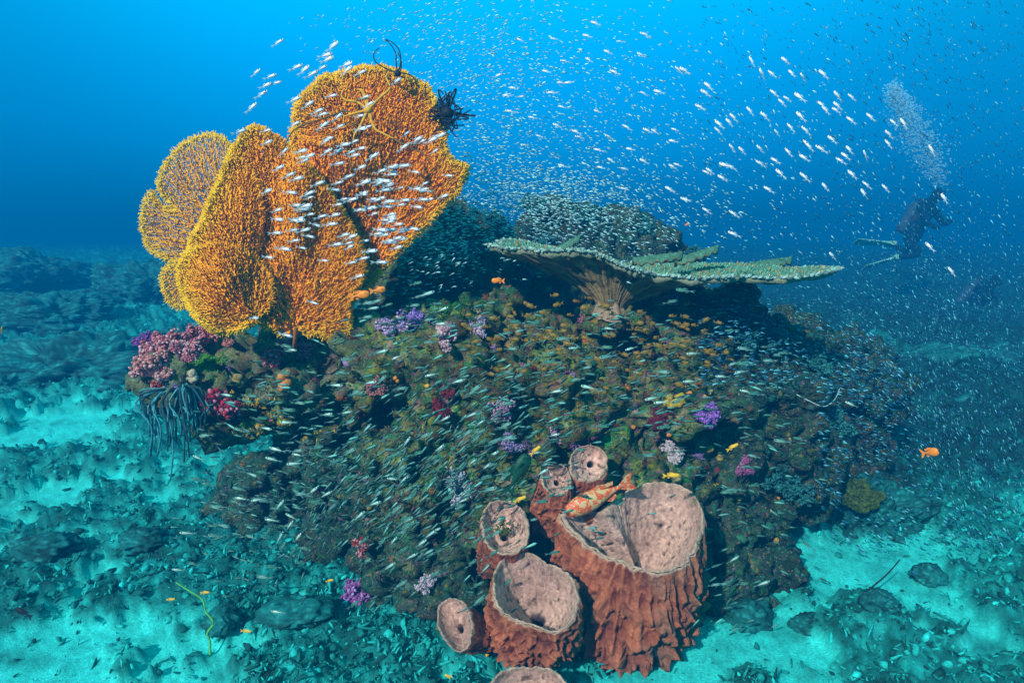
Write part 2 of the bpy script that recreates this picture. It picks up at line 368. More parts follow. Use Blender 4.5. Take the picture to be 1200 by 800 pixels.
BL = [(105, 440, 7.2, (.95, .6, .36), 'large low boulder with a dark hollow side on the left seabed beyond the sand'),
      (-10, 470, 6.6, (.55, .4, .28), 'boulder cut by the left picture edge just above the pale sand patch'),
      (195, 415, 7.9, (.45, .4, .30), 'boulder directly behind the big left boulder, nearest the sea fan'),
      (60, 375, 9.8, (.9, .5, .35), 'hazy boulder on the left seabed, first behind the big low one'),
      (170, 345, 12.0, (.9, .6, .45), 'hazy far boulder on the left seabed right of the sea fan\'s lowest back lobe'),
      (20, 330, 13.5, (1.2, .7, .5), 'faint farthest boulder low on the left horizon'),
      (1010, 610, 3.75, (.28, .26, .21), 'dark boulder at the right foot of the reef capped by yellow-green coral'),
      (1135, 612, 4.5, (.42, .38, .30), 'rounded dark boulder beyond the right sand patch'),
      (1190, 545, 5.6, (.5, .45, .36), 'hazy boulder at the right picture edge behind the rounded dark one'),
      (1075, 520, 5.6, (.55, .5, .42), 'hazy boulder behind the orange spot-like fish on the right'),
      (1010, 450, 6.6, (.75, .6, .45), 'tall hazy boulder adjoining the right shoulder of the reef'),
      (1160, 450, 8.0, (.9, .6, .42), 'faint boulder on the right under the second diver'),
      (262, 748, 2.72, (.075, .06, .05), 'small dark stone beside the foot of the green whip on the left'),
      (170, 655, 3.35, (.10, .09, .05), 'flat dark stone half way up the left rubble slope'),
      (1085, 705, 3.05, (.07, .06, .045), 'small dark stone alone on the right sand patch'),
      (1025, 757, 2.75, (.075, .05, .045), 'dark jagged stone near the bottom of the right sand'),
      (945, 752, 2.72, (.07, .06, .035), 'flat dark stone on the sand right of the giant sponge'),
      (875, 742, 2.75, (.085, .08, .07), 'black stone lying against the reef foot right of the giant sponge'),
      (350, 745, 2.78, (.13, .10, .05), 'wide low stone left of the purple ball coral foot'),
      (60, 670, 3.3, (.16, .10, .06), 'long dark stone among rubble at the left edge')]
for k, (px, py, d, s, lab) in enumerate(BL):
    b = boulder(px, py, d, s, 100 + k * 7, lab, sub=6 if s[0] > .2 else 4)
    if s[0] < .2:
        b.location.z = ground_z(b.location.x, b.location.y) + s[2] * .4

# rubble: countless coral fragments strewn on the bed
def batch(base_list, locs, rots, scls, cols, name, m):
    VV, FF, CC = [], [], []; off = 0
    for k in range(len(locs)):
        v, f = base_list[k % len(base_list)]
        VV.append((v * scls[k]) @ rots[k].T + locs[k]); FF.append(f + off); off += len(v)
        CC.append(np.repeat(np.asarray(cols[k])[None], len(v), 0))
    return mesh_obj(name, np.vstack(VV), np.vstack(FF), m, col=np.clip(np.vstack(CC), .003, 1))
def rrot():
    q = np.random.normal(size=4); q /= np.linalg.norm(q)
    a, b, c, d = q
    return np.array([[1 - 2 * (c * c + d * d), 2 * (b * c - a * d), 2 * (b * d + a * c)], [2 * (b * c + a * d), 1 - 2 * (b * b + d * d), 2 * (c * d - a * b)], [2 * (b * d - a * c), 2 * (c * d + a * b), 1 - 2 * (b * b + c * c)]])
bases = []
for k in range(12):
    v, f = ico(1 if k % 3 else 2); P = v * np.array([1, random.uniform(.35, .8), random.uniform(.3, .6)])
    P = P * (1 + .9 * fbm(v + k * 5, 1.9, 3, 200 + k))[:, None]
    if k % 2:                                            # a broken finger of branching coral
        P = v * np.array([1.5, .22, .22]); P[:, 2] += .25 * np.sin(v[:, 0] * 2 + k); P = P * (1 + .5 * fbm(v + k * 5, 2.4, 2, 230 + k))[:, None]
    bases.append((P, f))
def tube(path, rad, n=5, cap=True):
    path = [Vector(p) for p in path]; V = []; F = []
    up0 = Vector((.13, .27, .95))
    for i_, p in enumerate(path):
        dvec = (path[min(i_ + 1, len(path) - 1)] - path[max(i_ - 1, 0)]).normalized()
        s_ = dvec.cross(up0)
        if s_.length < 1e-3: s_ = dvec.cross(Vector((1, 0, 0)))
        s_.normalize(); t_ = dvec.cross(s_)
        r_ = rad[i_] if hasattr(rad, '__len__') else rad
        for a in range(n):
            an = 2 * math.pi * a / n; V.append(tuple(p + s_ * (math.cos(an) * r_) + t_ * (math.sin(an) * r_)))
    for i_ in range(len(path) - 1):
        for a in range(n):
            F.append((i_ * n + a, i_ * n + (a + 1) % n, (i_ + 1) * n + (a + 1) % n, (i_ + 1) * n + a))
    if cap:
        F.append(tuple(range(n - 1, -1, -1))); F.append(tuple((len(path) - 1) * n + a for a in range(n)))
    return V, F
locs, rots, scl, cols = [], [], [], []
cnt = 0
while len(locs) < 60000 and cnt < 90000:
    cnt += 1
    r_ = 1.9 * math.exp(random.random() * math.log(15 / 1.9)); a = R(random.uniform(-42, 42) if random.random() < .85 else random.choice([-1, 1]) * random.uniform(42, 75))
    x, y = r_ * math.sin(a), r_ * math.cos(a)
    locs.append((x, y))
L2 = np.array(locs); h, mk = ground_fn(L2)
keepm = (np.random.rand(len(L2)) < (.04 + .96 * mk)); L2 = L2[keepm]; h = h[keepm]; mk = mk[keepm]
locs = np.column_stack([L2, h + .006])
sz = (.004 + .018 * np.random.rand(len(L2)) ** 4.0) * (1 + .25 * np.hypot(L2[:, 0], L2[:, 1]) / 3)
cc = np.array([.008, .27, .25])[None] * (.25 + 2.5 * np.random.rand(len(L2), 1) ** 1.8) * (1 - .75 * (sstep(1.2, 2.0, L2[:, 0]) * sstep(3.4, 4.3, L2[:, 1]))[:, None])  # pieces on the right rear bed get the same painted murk
batch(bases, locs, [rrot() for _ in locs], sz, cc, 'rubble', M_rubble)
tag(bpy.data.objects['rubble'], 'countless broken coral pieces strewn over the turquoise-tinted sand', 'rubble', kind='stuff')

# ------------------------------------------------------------------ growths all over the reef (uncountable crust)
def area_sample(V, F, k):
    a = V[F[:, 0]]; b = V[F[:, 1]]; c = V[F[:, 2]]
    ar = np.linalg.norm(np.cross(b - a, c - a), axis=1)
    idx = np.random.choice(len(F), k, p=ar / ar.sum()); u = np.random.rand(k, 2)
    P = V[F[idx, 0]] * (1 - u[:, :1]) * (1 - u[:, 1:]) + V[F[idx, 1]] * u[:, :1] * (1 - u[:, 1:]) + V[F[idx, 2]] * u[:, :1] * u[:, 1:] + V[F[idx, 3]] * (1 - u[:, :1]) * u[:, 1:]
    n_ = np.cross(V[F[idx, 2]] - V[F[idx, 0]], V[F[idx, 3]] - V[F[idx, 1]]); n_ /= np.linalg.norm(n_, axis=1)[:, None] + 1e-9
    return P, n_, idx
def tuft(nb, seed, spread=.7):
    rnd = random.Random(seed); V = []; F = []
    for b in range(nb):
        d = Vector((rnd.gauss(0, spread), rnd.gauss(0, spread), 1)).normalized(); L = rnd.uniform(.5, 1.1)
        p0 = Vector((rnd.uniform(-.25, .25), rnd.uniform(-.25, .25), -.15)); sde = d.orthogonal().normalized(); t_ = d.cross(sde)
        w_ = rnd.uniform(.06, .13); o0 = len(V)
        mid = p0 + d * L * .55 + Vector((rnd.uniform(-.1, .1), rnd.uniform(-.1, .1), 0)); end = p0 + d * L
        for (q, ww) in ((p0, w_), (mid, w_ * 1.2)):
            for a in range(3):
                an = a * 2.094; V.append(q + sde * math.cos(an) * ww + t_ * math.sin(an) * ww)
        V.append(end)
        for a in range(3):
            F.append((o0 + a, o0 + (a + 1) % 3, o0 + 3 + (a + 1) % 3)); F.append((o0 + a, o0 + 3 + (a + 1) % 3, o0 + 3 + a)); F.append((o0 + 3 + a, o0 + 3 + (a + 1) % 3, o0 + 6))
    return np.array([tuple(v) for v in V]), np.array(F)
def knob(seed):
    v, f = ico(2); P = v * np.array([1, 1, .7]); P = P * (1 + .5 * fbm(v + seed, 2.2, 3, 300 + seed))[:, None]; return P, f
tufts = [tuft(9, k) for k in range(8)]; knobs = [knob(k) for k in range(8)]
def align(n_):
    z = n_ / (np.linalg.norm(n_) + 1e-9); a = np.array([1., 0, 0]) if abs(z[0]) < .8 else np.array([0, 1., 0])
    x = np.cross(a, z); x /= np.linalg.norm(x); y = np.cross(z, x); an = random.random() * 6.283
    x2 = x * math.cos(an) + y * math.sin(an); y2 = np.cross(z, x2); return np.column_stack([x2, y2, z])
GP = np.array([(.04, .11, .02), (.20, .17, .015), (.015, .13, .08), (.14, .06, .02), (.14, .02, .02), (.26, .12, .22), (.03, .20, .13), (.30, .28, .18),
               (.02, .06, .02), (.01, .09, .07), (.40, .15, .015), (.06, .05, .015), (.015, .07, .04), (.01, .06, .05), (.02, .08, .03)])
for (nm, bl, K, smin, smax, lab) in (('weed_turf', tufts, 9000, .008, .026, 'short tufts of weed and hydroids covering the reef rock'),
                                     ('encrusting_growth', knobs, 4500, .006, .022, 'knobbly crust of small corals and sponges on the reef rock')):
    P, n_, idx = area_sample(RV, RF, K * 2)
    front = (n_[:, 1] < .35) & (P[:, 2] > -.02); P = P[front][:K]; n_ = n_[front][:K]
    base = GP[np.random.randint(0, len(GP), len(P))] * (.3 + .8 * np.random.rand(len(P), 1) ** 1.5)
    # neighbours share a colour
    base = .5 * base + .5 * patchy(P, 8, 77, GP)
    ts = np.maximum(sstep(.8, 1.3, P[:, 0]), np.maximum(sstep(3.6, 4.2, P[:, 1]), .85 * np.maximum(sstep(.6, .15, P[:, 2]), sstep(-.35, -.75, P[:, 0]) * sstep(.85, .6, P[:, 2]))))[:, None]  # growth takes the same painted haze and shade as the rock
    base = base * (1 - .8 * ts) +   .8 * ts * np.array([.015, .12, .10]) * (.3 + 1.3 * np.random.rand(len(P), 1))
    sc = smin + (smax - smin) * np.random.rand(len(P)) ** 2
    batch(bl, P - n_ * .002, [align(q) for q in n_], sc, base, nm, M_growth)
    tag(bpy.data.objects[nm], lab, 'reef growth', kind='stuff')

P, n_, idx = area_sample(RV, RF, 7000)
front = (n_[:, 1] < .3) & (P[:, 2] > .1) & (P[:, 0] < 1.2); P = P[front][:2100]; n_ = n_[front][:2100]
LP = np.array([(.36, .26, .02), (.30, .10, .16), (.03, .17, .06), (.40, .15, .02), (.22, .02, .02), (.36, .32, .24), (.28, .18, .38), (.02, .22, .16), (.12, .14, .02), (.18, .06, .02), (.02, .10, .05), (.05, .16, .03)])
cl = LP[np.random.randint(0, len(LP), len(P))] * (.5 + 1.0 * np.random.rand(len(P), 1)); lw = (np.maximum(.75 * sstep(.6, .15, P[:, 2]), .8 * np.maximum(sstep(3.7, 4.1, P[:, 1]), sstep(.8, 1.2, P[:, 0]))))[:, None]  # painted shade low down, at the rear and on the right flank
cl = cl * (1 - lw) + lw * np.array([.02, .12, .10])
batch(knobs[:1] + [tuft(26, 60 + k, 1.0) for k in range(8)] + [tuft(40, 80 + k, 1.6) for k in range(4)], P, [align(q) for q in n_], .010 + .030 * np.random.rand(len(P)) ** 2.2, cl, 'coral_tufts', M_growth)
tag(bpy.data.objects['coral_tufts'], 'countless bright coral and sponge tufts dotting the reef face', 'reef growth', kind='stuff')

# ------------------------------------------------------------------ sea fans
def inside(poly, P):
    x, y = P[:, 0], P[:, 1]; r = np.zeros(len(P), bool); n_ = len(poly)
    for k in range(n_):
        x1, y1 = poly[k]; x2, y2 = poly[(k + 1) % n_]
        c = ((y1 > y) != (y2 > y)) & (x < (x2 - x1) * (y - y1) / (y2 - y1 + 1e-9) + x1); r ^= c
    return r
def smooth_poly(poly, it=2):
    p = np.array(poly, float)
    for _ in range(it):
        q = np.roll(p, -1, 0); p = np.stack([.75 * p + .25 * q, .25 * p + .75 * q], 1).reshape(-1, 2)
    return p.tolist()
def poly_dist(poly, P):
    p = np.array(poly); q = np.roll(p, -1, 0); best = np.full(len(P), 1e9)
    for a, b in zip(p, q):
        ab = b - a; t_ = np.clip(((P - a) @ ab) / (ab @ ab + 1e-9), 0, 1); d = np.linalg.norm(P - (a + t_[:, None] * ab), axis=1); best = np.minimum(best, d)
    return best
def fan_layer(poly, root, dfun, spacing, seed, r0, tipcol, midcol, corecol, edge_w, rmax=.0085, jit=.012, zig=.35, main=None, tipw=None):
    rng = np.random.RandomState(seed)
    pa = np.array(poly); x0, y0 = pa.min(0); x1, y1 = pa.max(0)
    gx, gy = np.meshgrid(np.arange(x0, x1, spacing), np.arange(y0, y1, spacing * .87))
    gx = gx + (np.arange(gx.shape[0])[:, None] % 2) * spacing / 2
    P = np.column_stack([gx.ravel(), gy.ravel()]) + rng.uniform(-zig, zig, (gx.size, 2)) * spacing
    ragged = poly
    P = P[inside(ragged, P)]
    P = np.vstack([[root], P]); n_ = len(P)
    kd = kdtree.KDTree(n_)
    for k, p in enumerate(P): kd.insert((p[0], p[1], 0), k)
    kd.balance()
    dist = np.full(n_, 1e18); par = -np.ones(n_, int); dist[0] = 0; pq = [(0.0, 0)]
    w_ = rng.uniform(.7, 1.5, n_)
    while pq:
        d, u = heapq.heappop(pq)
        if d > dist[u]: continue
        for (co, v, L) in kd.find_n((P[u][0], P[u][1], 0), 10 if u else 24):
            if v == u: continue
            c = d + (L ** 1.6) * w_[v] ** 1.0
            if L < spacing * 2.6 or u == 0:
                if c < dist[v]: dist[v] = c; par[v] = u; heapq.heappush(pq, (c, v))
    # free twigs fringe the margin: each grows on from a tip, away from its parent
    ed0 = poly_dist(poly, P); tips = np.where((par >= 0) & (ed0 < spacing * 2.2))[0]
    ext, ep = [], []
    for u in tips:
        dv = P[u] - P[par[u]]; dv = dv / (np.linalg.norm(dv) + 1e-9)
        for q in range(2):
            a_ = rng.normal(0, .5); c_, s_ = math.cos(a_), math.sin(a_); L_ = rng.uniform(1.5, 6.0)
            ext.append(P[u] + np.array([dv[0] * c_ - dv[1] * s_, dv[0] * s_ + dv[1] * c_]) * L_); ep.append(u)
    if ext:
        P = np.vstack([P, ext]); par = np.concatenate([par, ep]); dist = np.concatenate([dist, dist[ep] + 5]); n_ = len(P)
    cntd = np.ones(n_); order = np.argsort(-dist)
    for u in order:
        if par[u] >= 0 and dist[u] < 1e17: cntd[par[u]] += cntd[u]
    dep = dfun(P) + rng.normal(0, jit, n_)
    W = np.array([tuple(at(p[0], p[1], dd)) for p, dd in zip(P, dep)])
    rad = np.minimum(r0 * cntd ** .17, rmax)
    ed = poly_dist(main, P) if main is not None else poly_dist(poly, P)
    ef = np.clip(ed / edge_w, 0, 1)[:, None] ** .8
    if tipw: ef = 1 - (1 - ef) * tipw(P)[:, None]
    nb = fbm(np.column_stack([P / 60, np.zeros(n_)]), 1, 3, seed)[:, None]
    ef = np.clip(ef + .25 * nb, 0, 1)
    colr = np.array(tipcol) * (1 - ef) + np.array(midcol) * ef
    cf = np.clip((np.log(cntd) - 2.5) / 4.5, 0, 1)[:, None]
    colr = colr * (1 - cf) + np.array(corecol) * cf
    ch = np.where((par >= 0) & (dist < 1e17))[0]
    A = W[par[ch]]; B = W[ch]; D = B - A; L = np.linalg.norm(D, axis=1)[:, None] + 1e-9; D /= L
    sv = np.cross(D, np.array([0.0, 1.0, .12])); sv /= np.linalg.norm(sv, axis=1)[:, None] + 1e-9; tv = np.cross(D, sv)
    V = []; k3 = 3
    ra = rad[ch][:, None]; rb = (rad[ch] * .85)[:, None]
    for (Q, rr_) in ((A - D * ra * .3, ra), (B + D * rb * .3, rb)):
        for a in range(k3):
            an = a * 2 * math.pi / k3 + .5; V.append(Q + sv * math.cos(an) * rr_ + tv * math.sin(an) * rr_)
    V = np.stack(V, 1); m_ = len(ch); base = np.arange(m_)[:, None] * 6
    F = np.concatenate([base + np.array([[a, (a + 1) % 3, 3 + (a + 1) % 3, 3 + a]]) for a in range(3)], 0)
    cc = np.repeat(np.stack([colr[par[ch]], colr[ch]], 1), 3, axis=1).reshape(-1, 3)
    return V.reshape(-1, 3), F, cc
def sea_fan(poly, root, dfun, seed, label, layers, stem_path, cols, edge_w, tipw=None):
    """layers: (part name, outline, spacing, radius, depth offset, jitter)"""
    base = stem_path[0]; t_ = empty('sea_fan', base); tag(t_, label, 'sea fan')
    poly = smooth_poly(poly)
    for k, (nm, pl, rt, sp, r0, doff, jit) in enumerate(layers):
        pl = smooth_poly(pl) if pl else poly
        V, F, cc = fan_layer(pl, rt or root, lambda P, q=doff: dfun(P) + q, sp, seed + k, r0, cols[0], cols[1], cols[2], edge_w, jit=jit, main=poly, tipw=tipw)
        o = mesh_obj(nm, V - np.array(base), F, M_fan, parent=t_, col=np.clip(cc, 0, 1))
    V, F = tube([Vector(p) - Vector(base) for p in stem_path[:2]], [.011, .006], 8)
    mesh_obj('stem', V, F, M_fan, parent=t_, col=np.tile((.30, .10, .02), (len(V), 1)))
    return t_
def wob(P, sx_, sy_, seed, amp): return amp * fbm(np.column_stack([P[:, 0] / sx_, P[:, 1] / sy_, np.zeros(len(P))]), 1, 2, seed)
YEL = (1.0, .62, .012); ORA = (1.0, .41, .006); COR = (1.0, .36, .005)
A_out = [(262, 392), (246, 386), (230, 372), (216, 350), (208, 326), (211, 305), (224, 290), (222, 280), (231, 270), (238, 258), (243, 240), (250, 226), (258, 208), (264, 190),
         (270, 176), (279, 168), (283, 156), (294, 149), (303, 150), (312, 152), (320, 160), (329, 163), (336, 172), (346, 180), (368, 200), (392, 232), (410, 262), (424, 292),
         (430, 320), (418, 340), (408, 352), (411, 375), (408, 396), (398, 402), (384, 398), (372, 390), (360, 394), (350, 386), (340, 392), (330, 395), (322, 384), (312, 386), (304, 376), (290, 384), (276, 388)]
A_low = [(262, 392), (246, 386), (230, 372), (216, 350), (207, 326), (210, 305), (224, 292), (240, 286), (262, 284), (285, 292), (305, 305), (318, 325), (322, 350), (310, 370), (292, 383)]
A_left = [(224, 300), (222, 282), (231, 268), (238, 258), (243, 238), (252, 222), (258, 206), (266, 186), (274, 180), (290, 190), (305, 215), (310, 250), (305, 290), (290, 320), (262, 330), (240, 315)]
def dA(P): return 2.86 + .0006 * (P[:, 0] - 300) + wob(P, 55, 120, 5, .13) + .0000045 * (P[:, 0] - 300) ** 2
sea_fan(A_out, (350, 398), dA, 11, 'largest yellow-orange sea fan, front one, its frilled lower lobe over the pink soft corals',
        [('branches', None, (345, 396), 1.9, .0018, 0, .008), ('branches', None, (330, 392), 1.9, .0021, .013, .007), ('branches', None, (345, 392), 2.1, .0036, .020, .004), ('branches', None, (335, 390), 2.3, .0048, .028, .004),
         ('lobe', A_low, (300, 375), 1.8, .0019, -.03, .007), ('lobe', A_left, (290, 318), 1.8, .0019, -.018, .007)],
        [at(345, 412, 2.95), at(346, 385, 2.88), at(345, 350, 2.86), at(342, 300, 2.87)], (YEL, ORA, COR), 26, tipw=lambda P: np.maximum(sstep(330, 285, P[:, 0]), sstep(365, 385, P[:, 1]) * .8) + .0)
B_out = [(352, 240), (344, 205), (338, 176), (342, 166), (340, 155), (347, 148), (344, 136), (347, 122), (356, 110), (366, 104), (372, 94), (382, 88), (392, 90), (404, 82), (414, 84), (424, 78), (436, 81), (448, 78), (460, 84),
         (470, 84), (482, 92), (492, 98), (500, 100), (506, 112), (512, 122), (510, 134), (519, 144), (522, 158), (520, 170), (526, 184), (532, 190), (548, 194), (546, 206), (540, 218), (536, 228), (522, 240), (512, 252),
         (500, 262), (488, 276), (474, 288), (462, 300), (450, 314), (440, 330), (426, 342), (414, 350), (404, 372), (392, 380), (376, 360), (362, 300)]
B_up = [(344, 136), (347, 120), (356, 110), (366, 102), (374, 93), (386, 88), (400, 96), (415, 110), (420, 135), (410, 160), (385, 172), (360, 166), (345, 152)]
def dB(P): return 3.02 + .0004 * (P[:, 0] - 400) + wob(P, 70, 110, 8, .12)
sea_fan(B_out, (396, 370), dB, 31, 'tall deep-orange sea fan behind the front one, with a yellow feather star near its top',
        [('branches', None, (395, 365), 1.9, .0019, 0, .008), ('branches', None, (400, 340), 1.9, .0022, .013, .007), ('branches', None, (395, 350), 2.1, .0036, .020, .004), ('branches', None, (400, 350), 2.3, .0048, .028, .004), ('lobe', B_up, (405, 150), 1.9, .0018, -.04, .008)],
        [at(396, 408, 3.1), at(396, 380, 3.05), at(400, 330, 3.03), at(405, 280, 3.03)], ((.98, .56, .02), (1.0, .36, .006), (1.0, .31, .004)), 24)
C_out = [(300, 330), (262, 318), (240, 322), (232, 345), (222, 360), (210, 361), (198, 356), (193, 345), (189, 332), (190, 318), (196, 311), (206, 308), (192, 304), (178, 296), (170, 284), (165, 266), (166, 248), (170, 236),
         (175, 225), (181, 224), (184, 234), (194, 242), (206, 248), (196, 236), (187, 228), (184, 216), (188, 202), (194, 190), (204, 178), (216, 167), (228, 162), (238, 157), (250, 157), (260, 160), (268, 166),
         (280, 180), (300, 220), (320, 280)]
def dC(P): return 3.22 + .0003 * (250 - P[:, 0]) + wob(P, 60, 90, 15, .06)
sea_fan(C_out, (300, 320), dC, 51, 'smaller lacy amber sea fan of three lobes, leftmost and behind the others',
        [('branches', None, (296, 318), 1.9, .0018, 0, .006), ('branches', None, (296, 318), 2.1, .0024, .014, .005)],
        [at(322, 405, 3.3), at(318, 380, 3.26), at(308, 350, 3.22), at(300, 325, 3.22)], ((.92, .62, .03), (.88, .44, .02), (.82, .34, .01)), 14)

# ------------------------------------------------------------------ barrel sponges
def plane_hit(px, py, c, nrm):
    r = ray(px, py); s = (c - CAM).dot(nrm) / r.dot(nrm); return CAM + r * s
def ring_resample(pts, c, ux, uy, N_):
    """radius as a function of angle about the centre, in the plane ux, uy"""
    P = np.array([((p - c).dot(ux), (p - c).dot(uy)) for p in pts])
    a = np.linspace(0, 2 * math.pi, N_, endpoint=False); rr_ = np.zeros(N_)
    Q = np.vstack([P, P[:1]]); res = []
    # dense polyline then nearest angle
    dense = []
    for k in range(len(P)):
        for t_ in np.linspace(0, 1, 30, endpoint=False): dense.append(P[k] * (1 - t_) + Q[k + 1] * t_)
    dense = np.array(dense); an = np.arctan2(dense[:, 1], dense[:, 0]) % (2 * math.pi); rd = np.hypot(dense[:, 0], dense[:, 1])
    o = np.argsort(an); an = an[o]; rd = rd[o]
    r_ = np.interp(a, np.concatenate([an[-1:] - 2 * math.pi, an, an[:1] + 2 * math.pi]), np.concatenate([rd[-1:], rd, rd[:1]]))
    k = np.ones(5) / 5; r_ = np.convolve(np.concatenate([r_[-2:], r_, r_[:2]]), k, 'valid')
    return a, r_
def sponge(outline, cpx, d, elev, azi, base_px, base_r, depth_frac, pit, seed, label, flutes=30, amp=.03, N_=300, rows=110, thick=.014, rough_top=.35, lipcol=(.62, .42, .30), bulge=.12, incol=(.68, .43, .34), fold=None, weedy=False):
    c = at(cpx[0], cpx[1], d)
    nrm = Vector((math.sin(azi) * math.cos(elev), -math.cos(azi) * math.cos(elev), math.sin(elev)))
    pts = [plane_hit(x, y, c, nrm) for x, y in smooth_poly(outline, 1)]
    ux = Vector((0, 0, 1)).cross(nrm).normalized() * 1.0; uy = nrm.cross(ux)
    a, rr_ = ring_resample(pts, c, ux, uy, N_)
    ca, sa = np.cos(a), np.sin(a); U = np.array(ux); W_ = np.array(uy); c_ = np.array(c); nz = np.array(nrm)
    rr_ = rr_ * (1 + .035 * vnoise(np.column_stack([ca * 3, sa * 3, a * 0 + seed]), 2.2, seed) + .022 * vnoise(np.column_stack([ca * 3, sa * 3, a * 0 + seed]), 7, seed + 1))
    rim = c_ + (ca * rr_)[:, None] * U + (sa * rr_)[:, None] * W_ + nz * (.010 * vnoise(np.column_stack([ca * 3, sa * 3, a * 0]), 1.6, seed + 2))[:, None]
    b = at(base_px[0], base_px[1], base_px[2]); b_ = np.array(b)
    X = np.array([1.0, 0, 0]); Y = np.array([0, 1.0, 0])
    # base ring directions follow the rim's directions
    hd = rim - c_; hd[:, 2] = 0; hd /= np.linalg.norm(hd, axis=1)[:, None]
    basering = b_ + hd * base_r
    V = []; Cc = []
    ts = np.linspace(0, 1, rows)
    prof = np.array([rim * (1 - t_) + basering * t_ + hd * (bulge * rr_.mean() * math.sin(math.pi * min(1, t_ * 1.05)) ** .6) for t_ in ts])
    outw = np.repeat(hd[None], rows, 0)
    G = prof.reshape(-1, 3)
    aa = np.repeat(a[None], rows, 0).ravel(); tt = np.repeat(ts[:, None], N_, 1).ravel()
    warp = fbm(G, 5, 3, seed + 4) * .9
    fq = flutes / 6.0; wx = warp * .35
    r1 = vnoise(np.column_stack([np.cos(aa) * fq + wx, np.sin(aa) * fq - wx, tt * 3.2]), 1, seed + 5); r2 = vnoise(np.column_stack([np.cos(aa) * fq * 1.9 + wx, np.sin(aa) * fq * 1.9, tt * 7]), 1, seed + 7)
    fl = np.clip(1 - 2.1 * np.abs(r1) ** .8, 0, 1) * .62 + .5 * np.clip(1 - 2.2 * np.abs(r2), 0, 1)
    brk = .5 + .5 * vnoise(np.column_stack([np.cos(aa) * flutes / 4.5, np.sin(aa) * flutes / 4.5, tt * 7]), 1, seed + 6)
    kn = vnoise(np.column_stack([np.cos(aa) * flutes / 3, np.sin(aa) * flutes / 3, tt * 14]), 1, seed + 8)
    env = sstep(0.05, rough_top + .15, tt) * .8 + .2
    dsp = amp * env * (fl * (.6 + .7 * brk) + .35 * kn) - amp * .3 * env + amp * .45 * fbm(G, 15, 4, seed + 9, .6) + amp * .35 * env * np.abs(vnoise(G * np.array([1, 1, .6]), 42, seed + 10))
    dsp *= sstep(0, .03, tt)
    G = G + outw.reshape(-1, 3) * dsp[:, None]
    G[:, 2] -= (amp * .5 * fl * env)
    crev = np.clip(.2 + fl * 1.0 + .25 * kn, 0, 1)[:, None]  # grooves between flutes darkened: their shade is put into the skin colour
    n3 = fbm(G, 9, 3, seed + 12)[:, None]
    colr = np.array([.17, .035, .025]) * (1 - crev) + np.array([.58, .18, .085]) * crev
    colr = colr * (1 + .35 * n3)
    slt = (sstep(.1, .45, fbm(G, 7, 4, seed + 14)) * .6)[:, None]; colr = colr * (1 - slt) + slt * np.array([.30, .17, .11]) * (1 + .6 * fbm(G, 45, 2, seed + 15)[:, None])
    grn = (sstep(.45, 1, tt)[:, None]) * .45
    colr = colr * (1 - grn) + grn * np.array([.24, .11, .085])
    lip = sstep(.025, 0, tt)[:, None]; colr = colr * (1 - lip) + lip * np.array(lipcol)
    root_ = empty('barrel_sponge', tuple(b)); tag(root_, label, 'barrel sponge')
    I = np.arange(rows - 1)[:, None] * N_; J = np.arange(N_)[None, :]
    F = np.stack([I + J, I + (J + 1) % N_, I + N_ + (J + 1) % N_, I + N_ + J], -1).reshape(-1, 4)
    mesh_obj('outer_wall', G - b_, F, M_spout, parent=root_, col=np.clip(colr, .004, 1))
    # lip and cup
    rows2 = 70; ts = np.linspace(0, 1, rows2)
    pitp = np.array(at(*pit)); V = []
    for t_ in ts:
        if t_ < .08:
            q = t_ / .08; ring = rim - hd * (thick * q) + nz * (thick * .45 * math.sin(math.pi * q))
        else:
            q = (t_ - .08) / .92; rin = rim - hd * thick
            s_ = q ** depth_frac
            ring = rin * (1 - q) + pitp * q
            straight = rin + (pitp - c_) * q
            # bowl: stays wide first, then narrows
            wmix = 1 - q ** 1.12
            ring = c_ + (rin - c_) * max(wmix, .16 * (1 - q) ** .3 if q > .8 else 0) + (pitp - c_) * (math.sin(q * math.pi / 2) ** .8) - nz * (.05 * float(sstep(.8, 1.0, np.array([q]))[0]))
        V.append(ring)
    Vc = np.array(V).reshape(-1, 3); tt = np.repeat(ts[:, None], N_, 1).ravel(); aa = np.repeat(a[None], rows2, 0).ravel()
    if fold:
        fa, fw, fh = fold   # a wall of tissue standing up along one direction inside the cup
        da = (aa - fa + math.pi) % (2 * math.pi) - math.pi
        env = np.exp(-(da / fw) ** 2) * np.sin(np.clip((tt - .05) / .95, 0, 1) * math.pi) ** .8
        Vc = Vc - hd[np.tile(np.arange(N_), rows2)] * (fh * env)[:, None] + nz * (fh * .35 * env)[:, None]
    pits = np.clip(vnoise(Vc, 75, seed + 23) - .15, 0, 1); dn = .009 * fbm(Vc, 16, 3, seed + 20) + .004 * fbm(Vc, 60, 2, seed + 21) - .010 * pits
    Vc = Vc + nz * (dn * sstep(0, .1, tt))[:, None]
    n4 = fbm(Vc, 10, 3, seed + 22)[:, None]; n5 = fbm(Vc, 55, 2, seed + 24)[:, None]
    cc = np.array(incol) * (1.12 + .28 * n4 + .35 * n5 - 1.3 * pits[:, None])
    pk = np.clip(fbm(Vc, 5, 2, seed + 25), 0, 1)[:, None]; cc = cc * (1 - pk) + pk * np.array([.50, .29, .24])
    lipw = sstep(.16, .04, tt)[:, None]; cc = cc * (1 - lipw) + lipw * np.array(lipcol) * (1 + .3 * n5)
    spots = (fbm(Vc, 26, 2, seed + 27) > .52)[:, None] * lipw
    cc = cc * (1 - spots) + spots * np.array([.14, .16, .08])
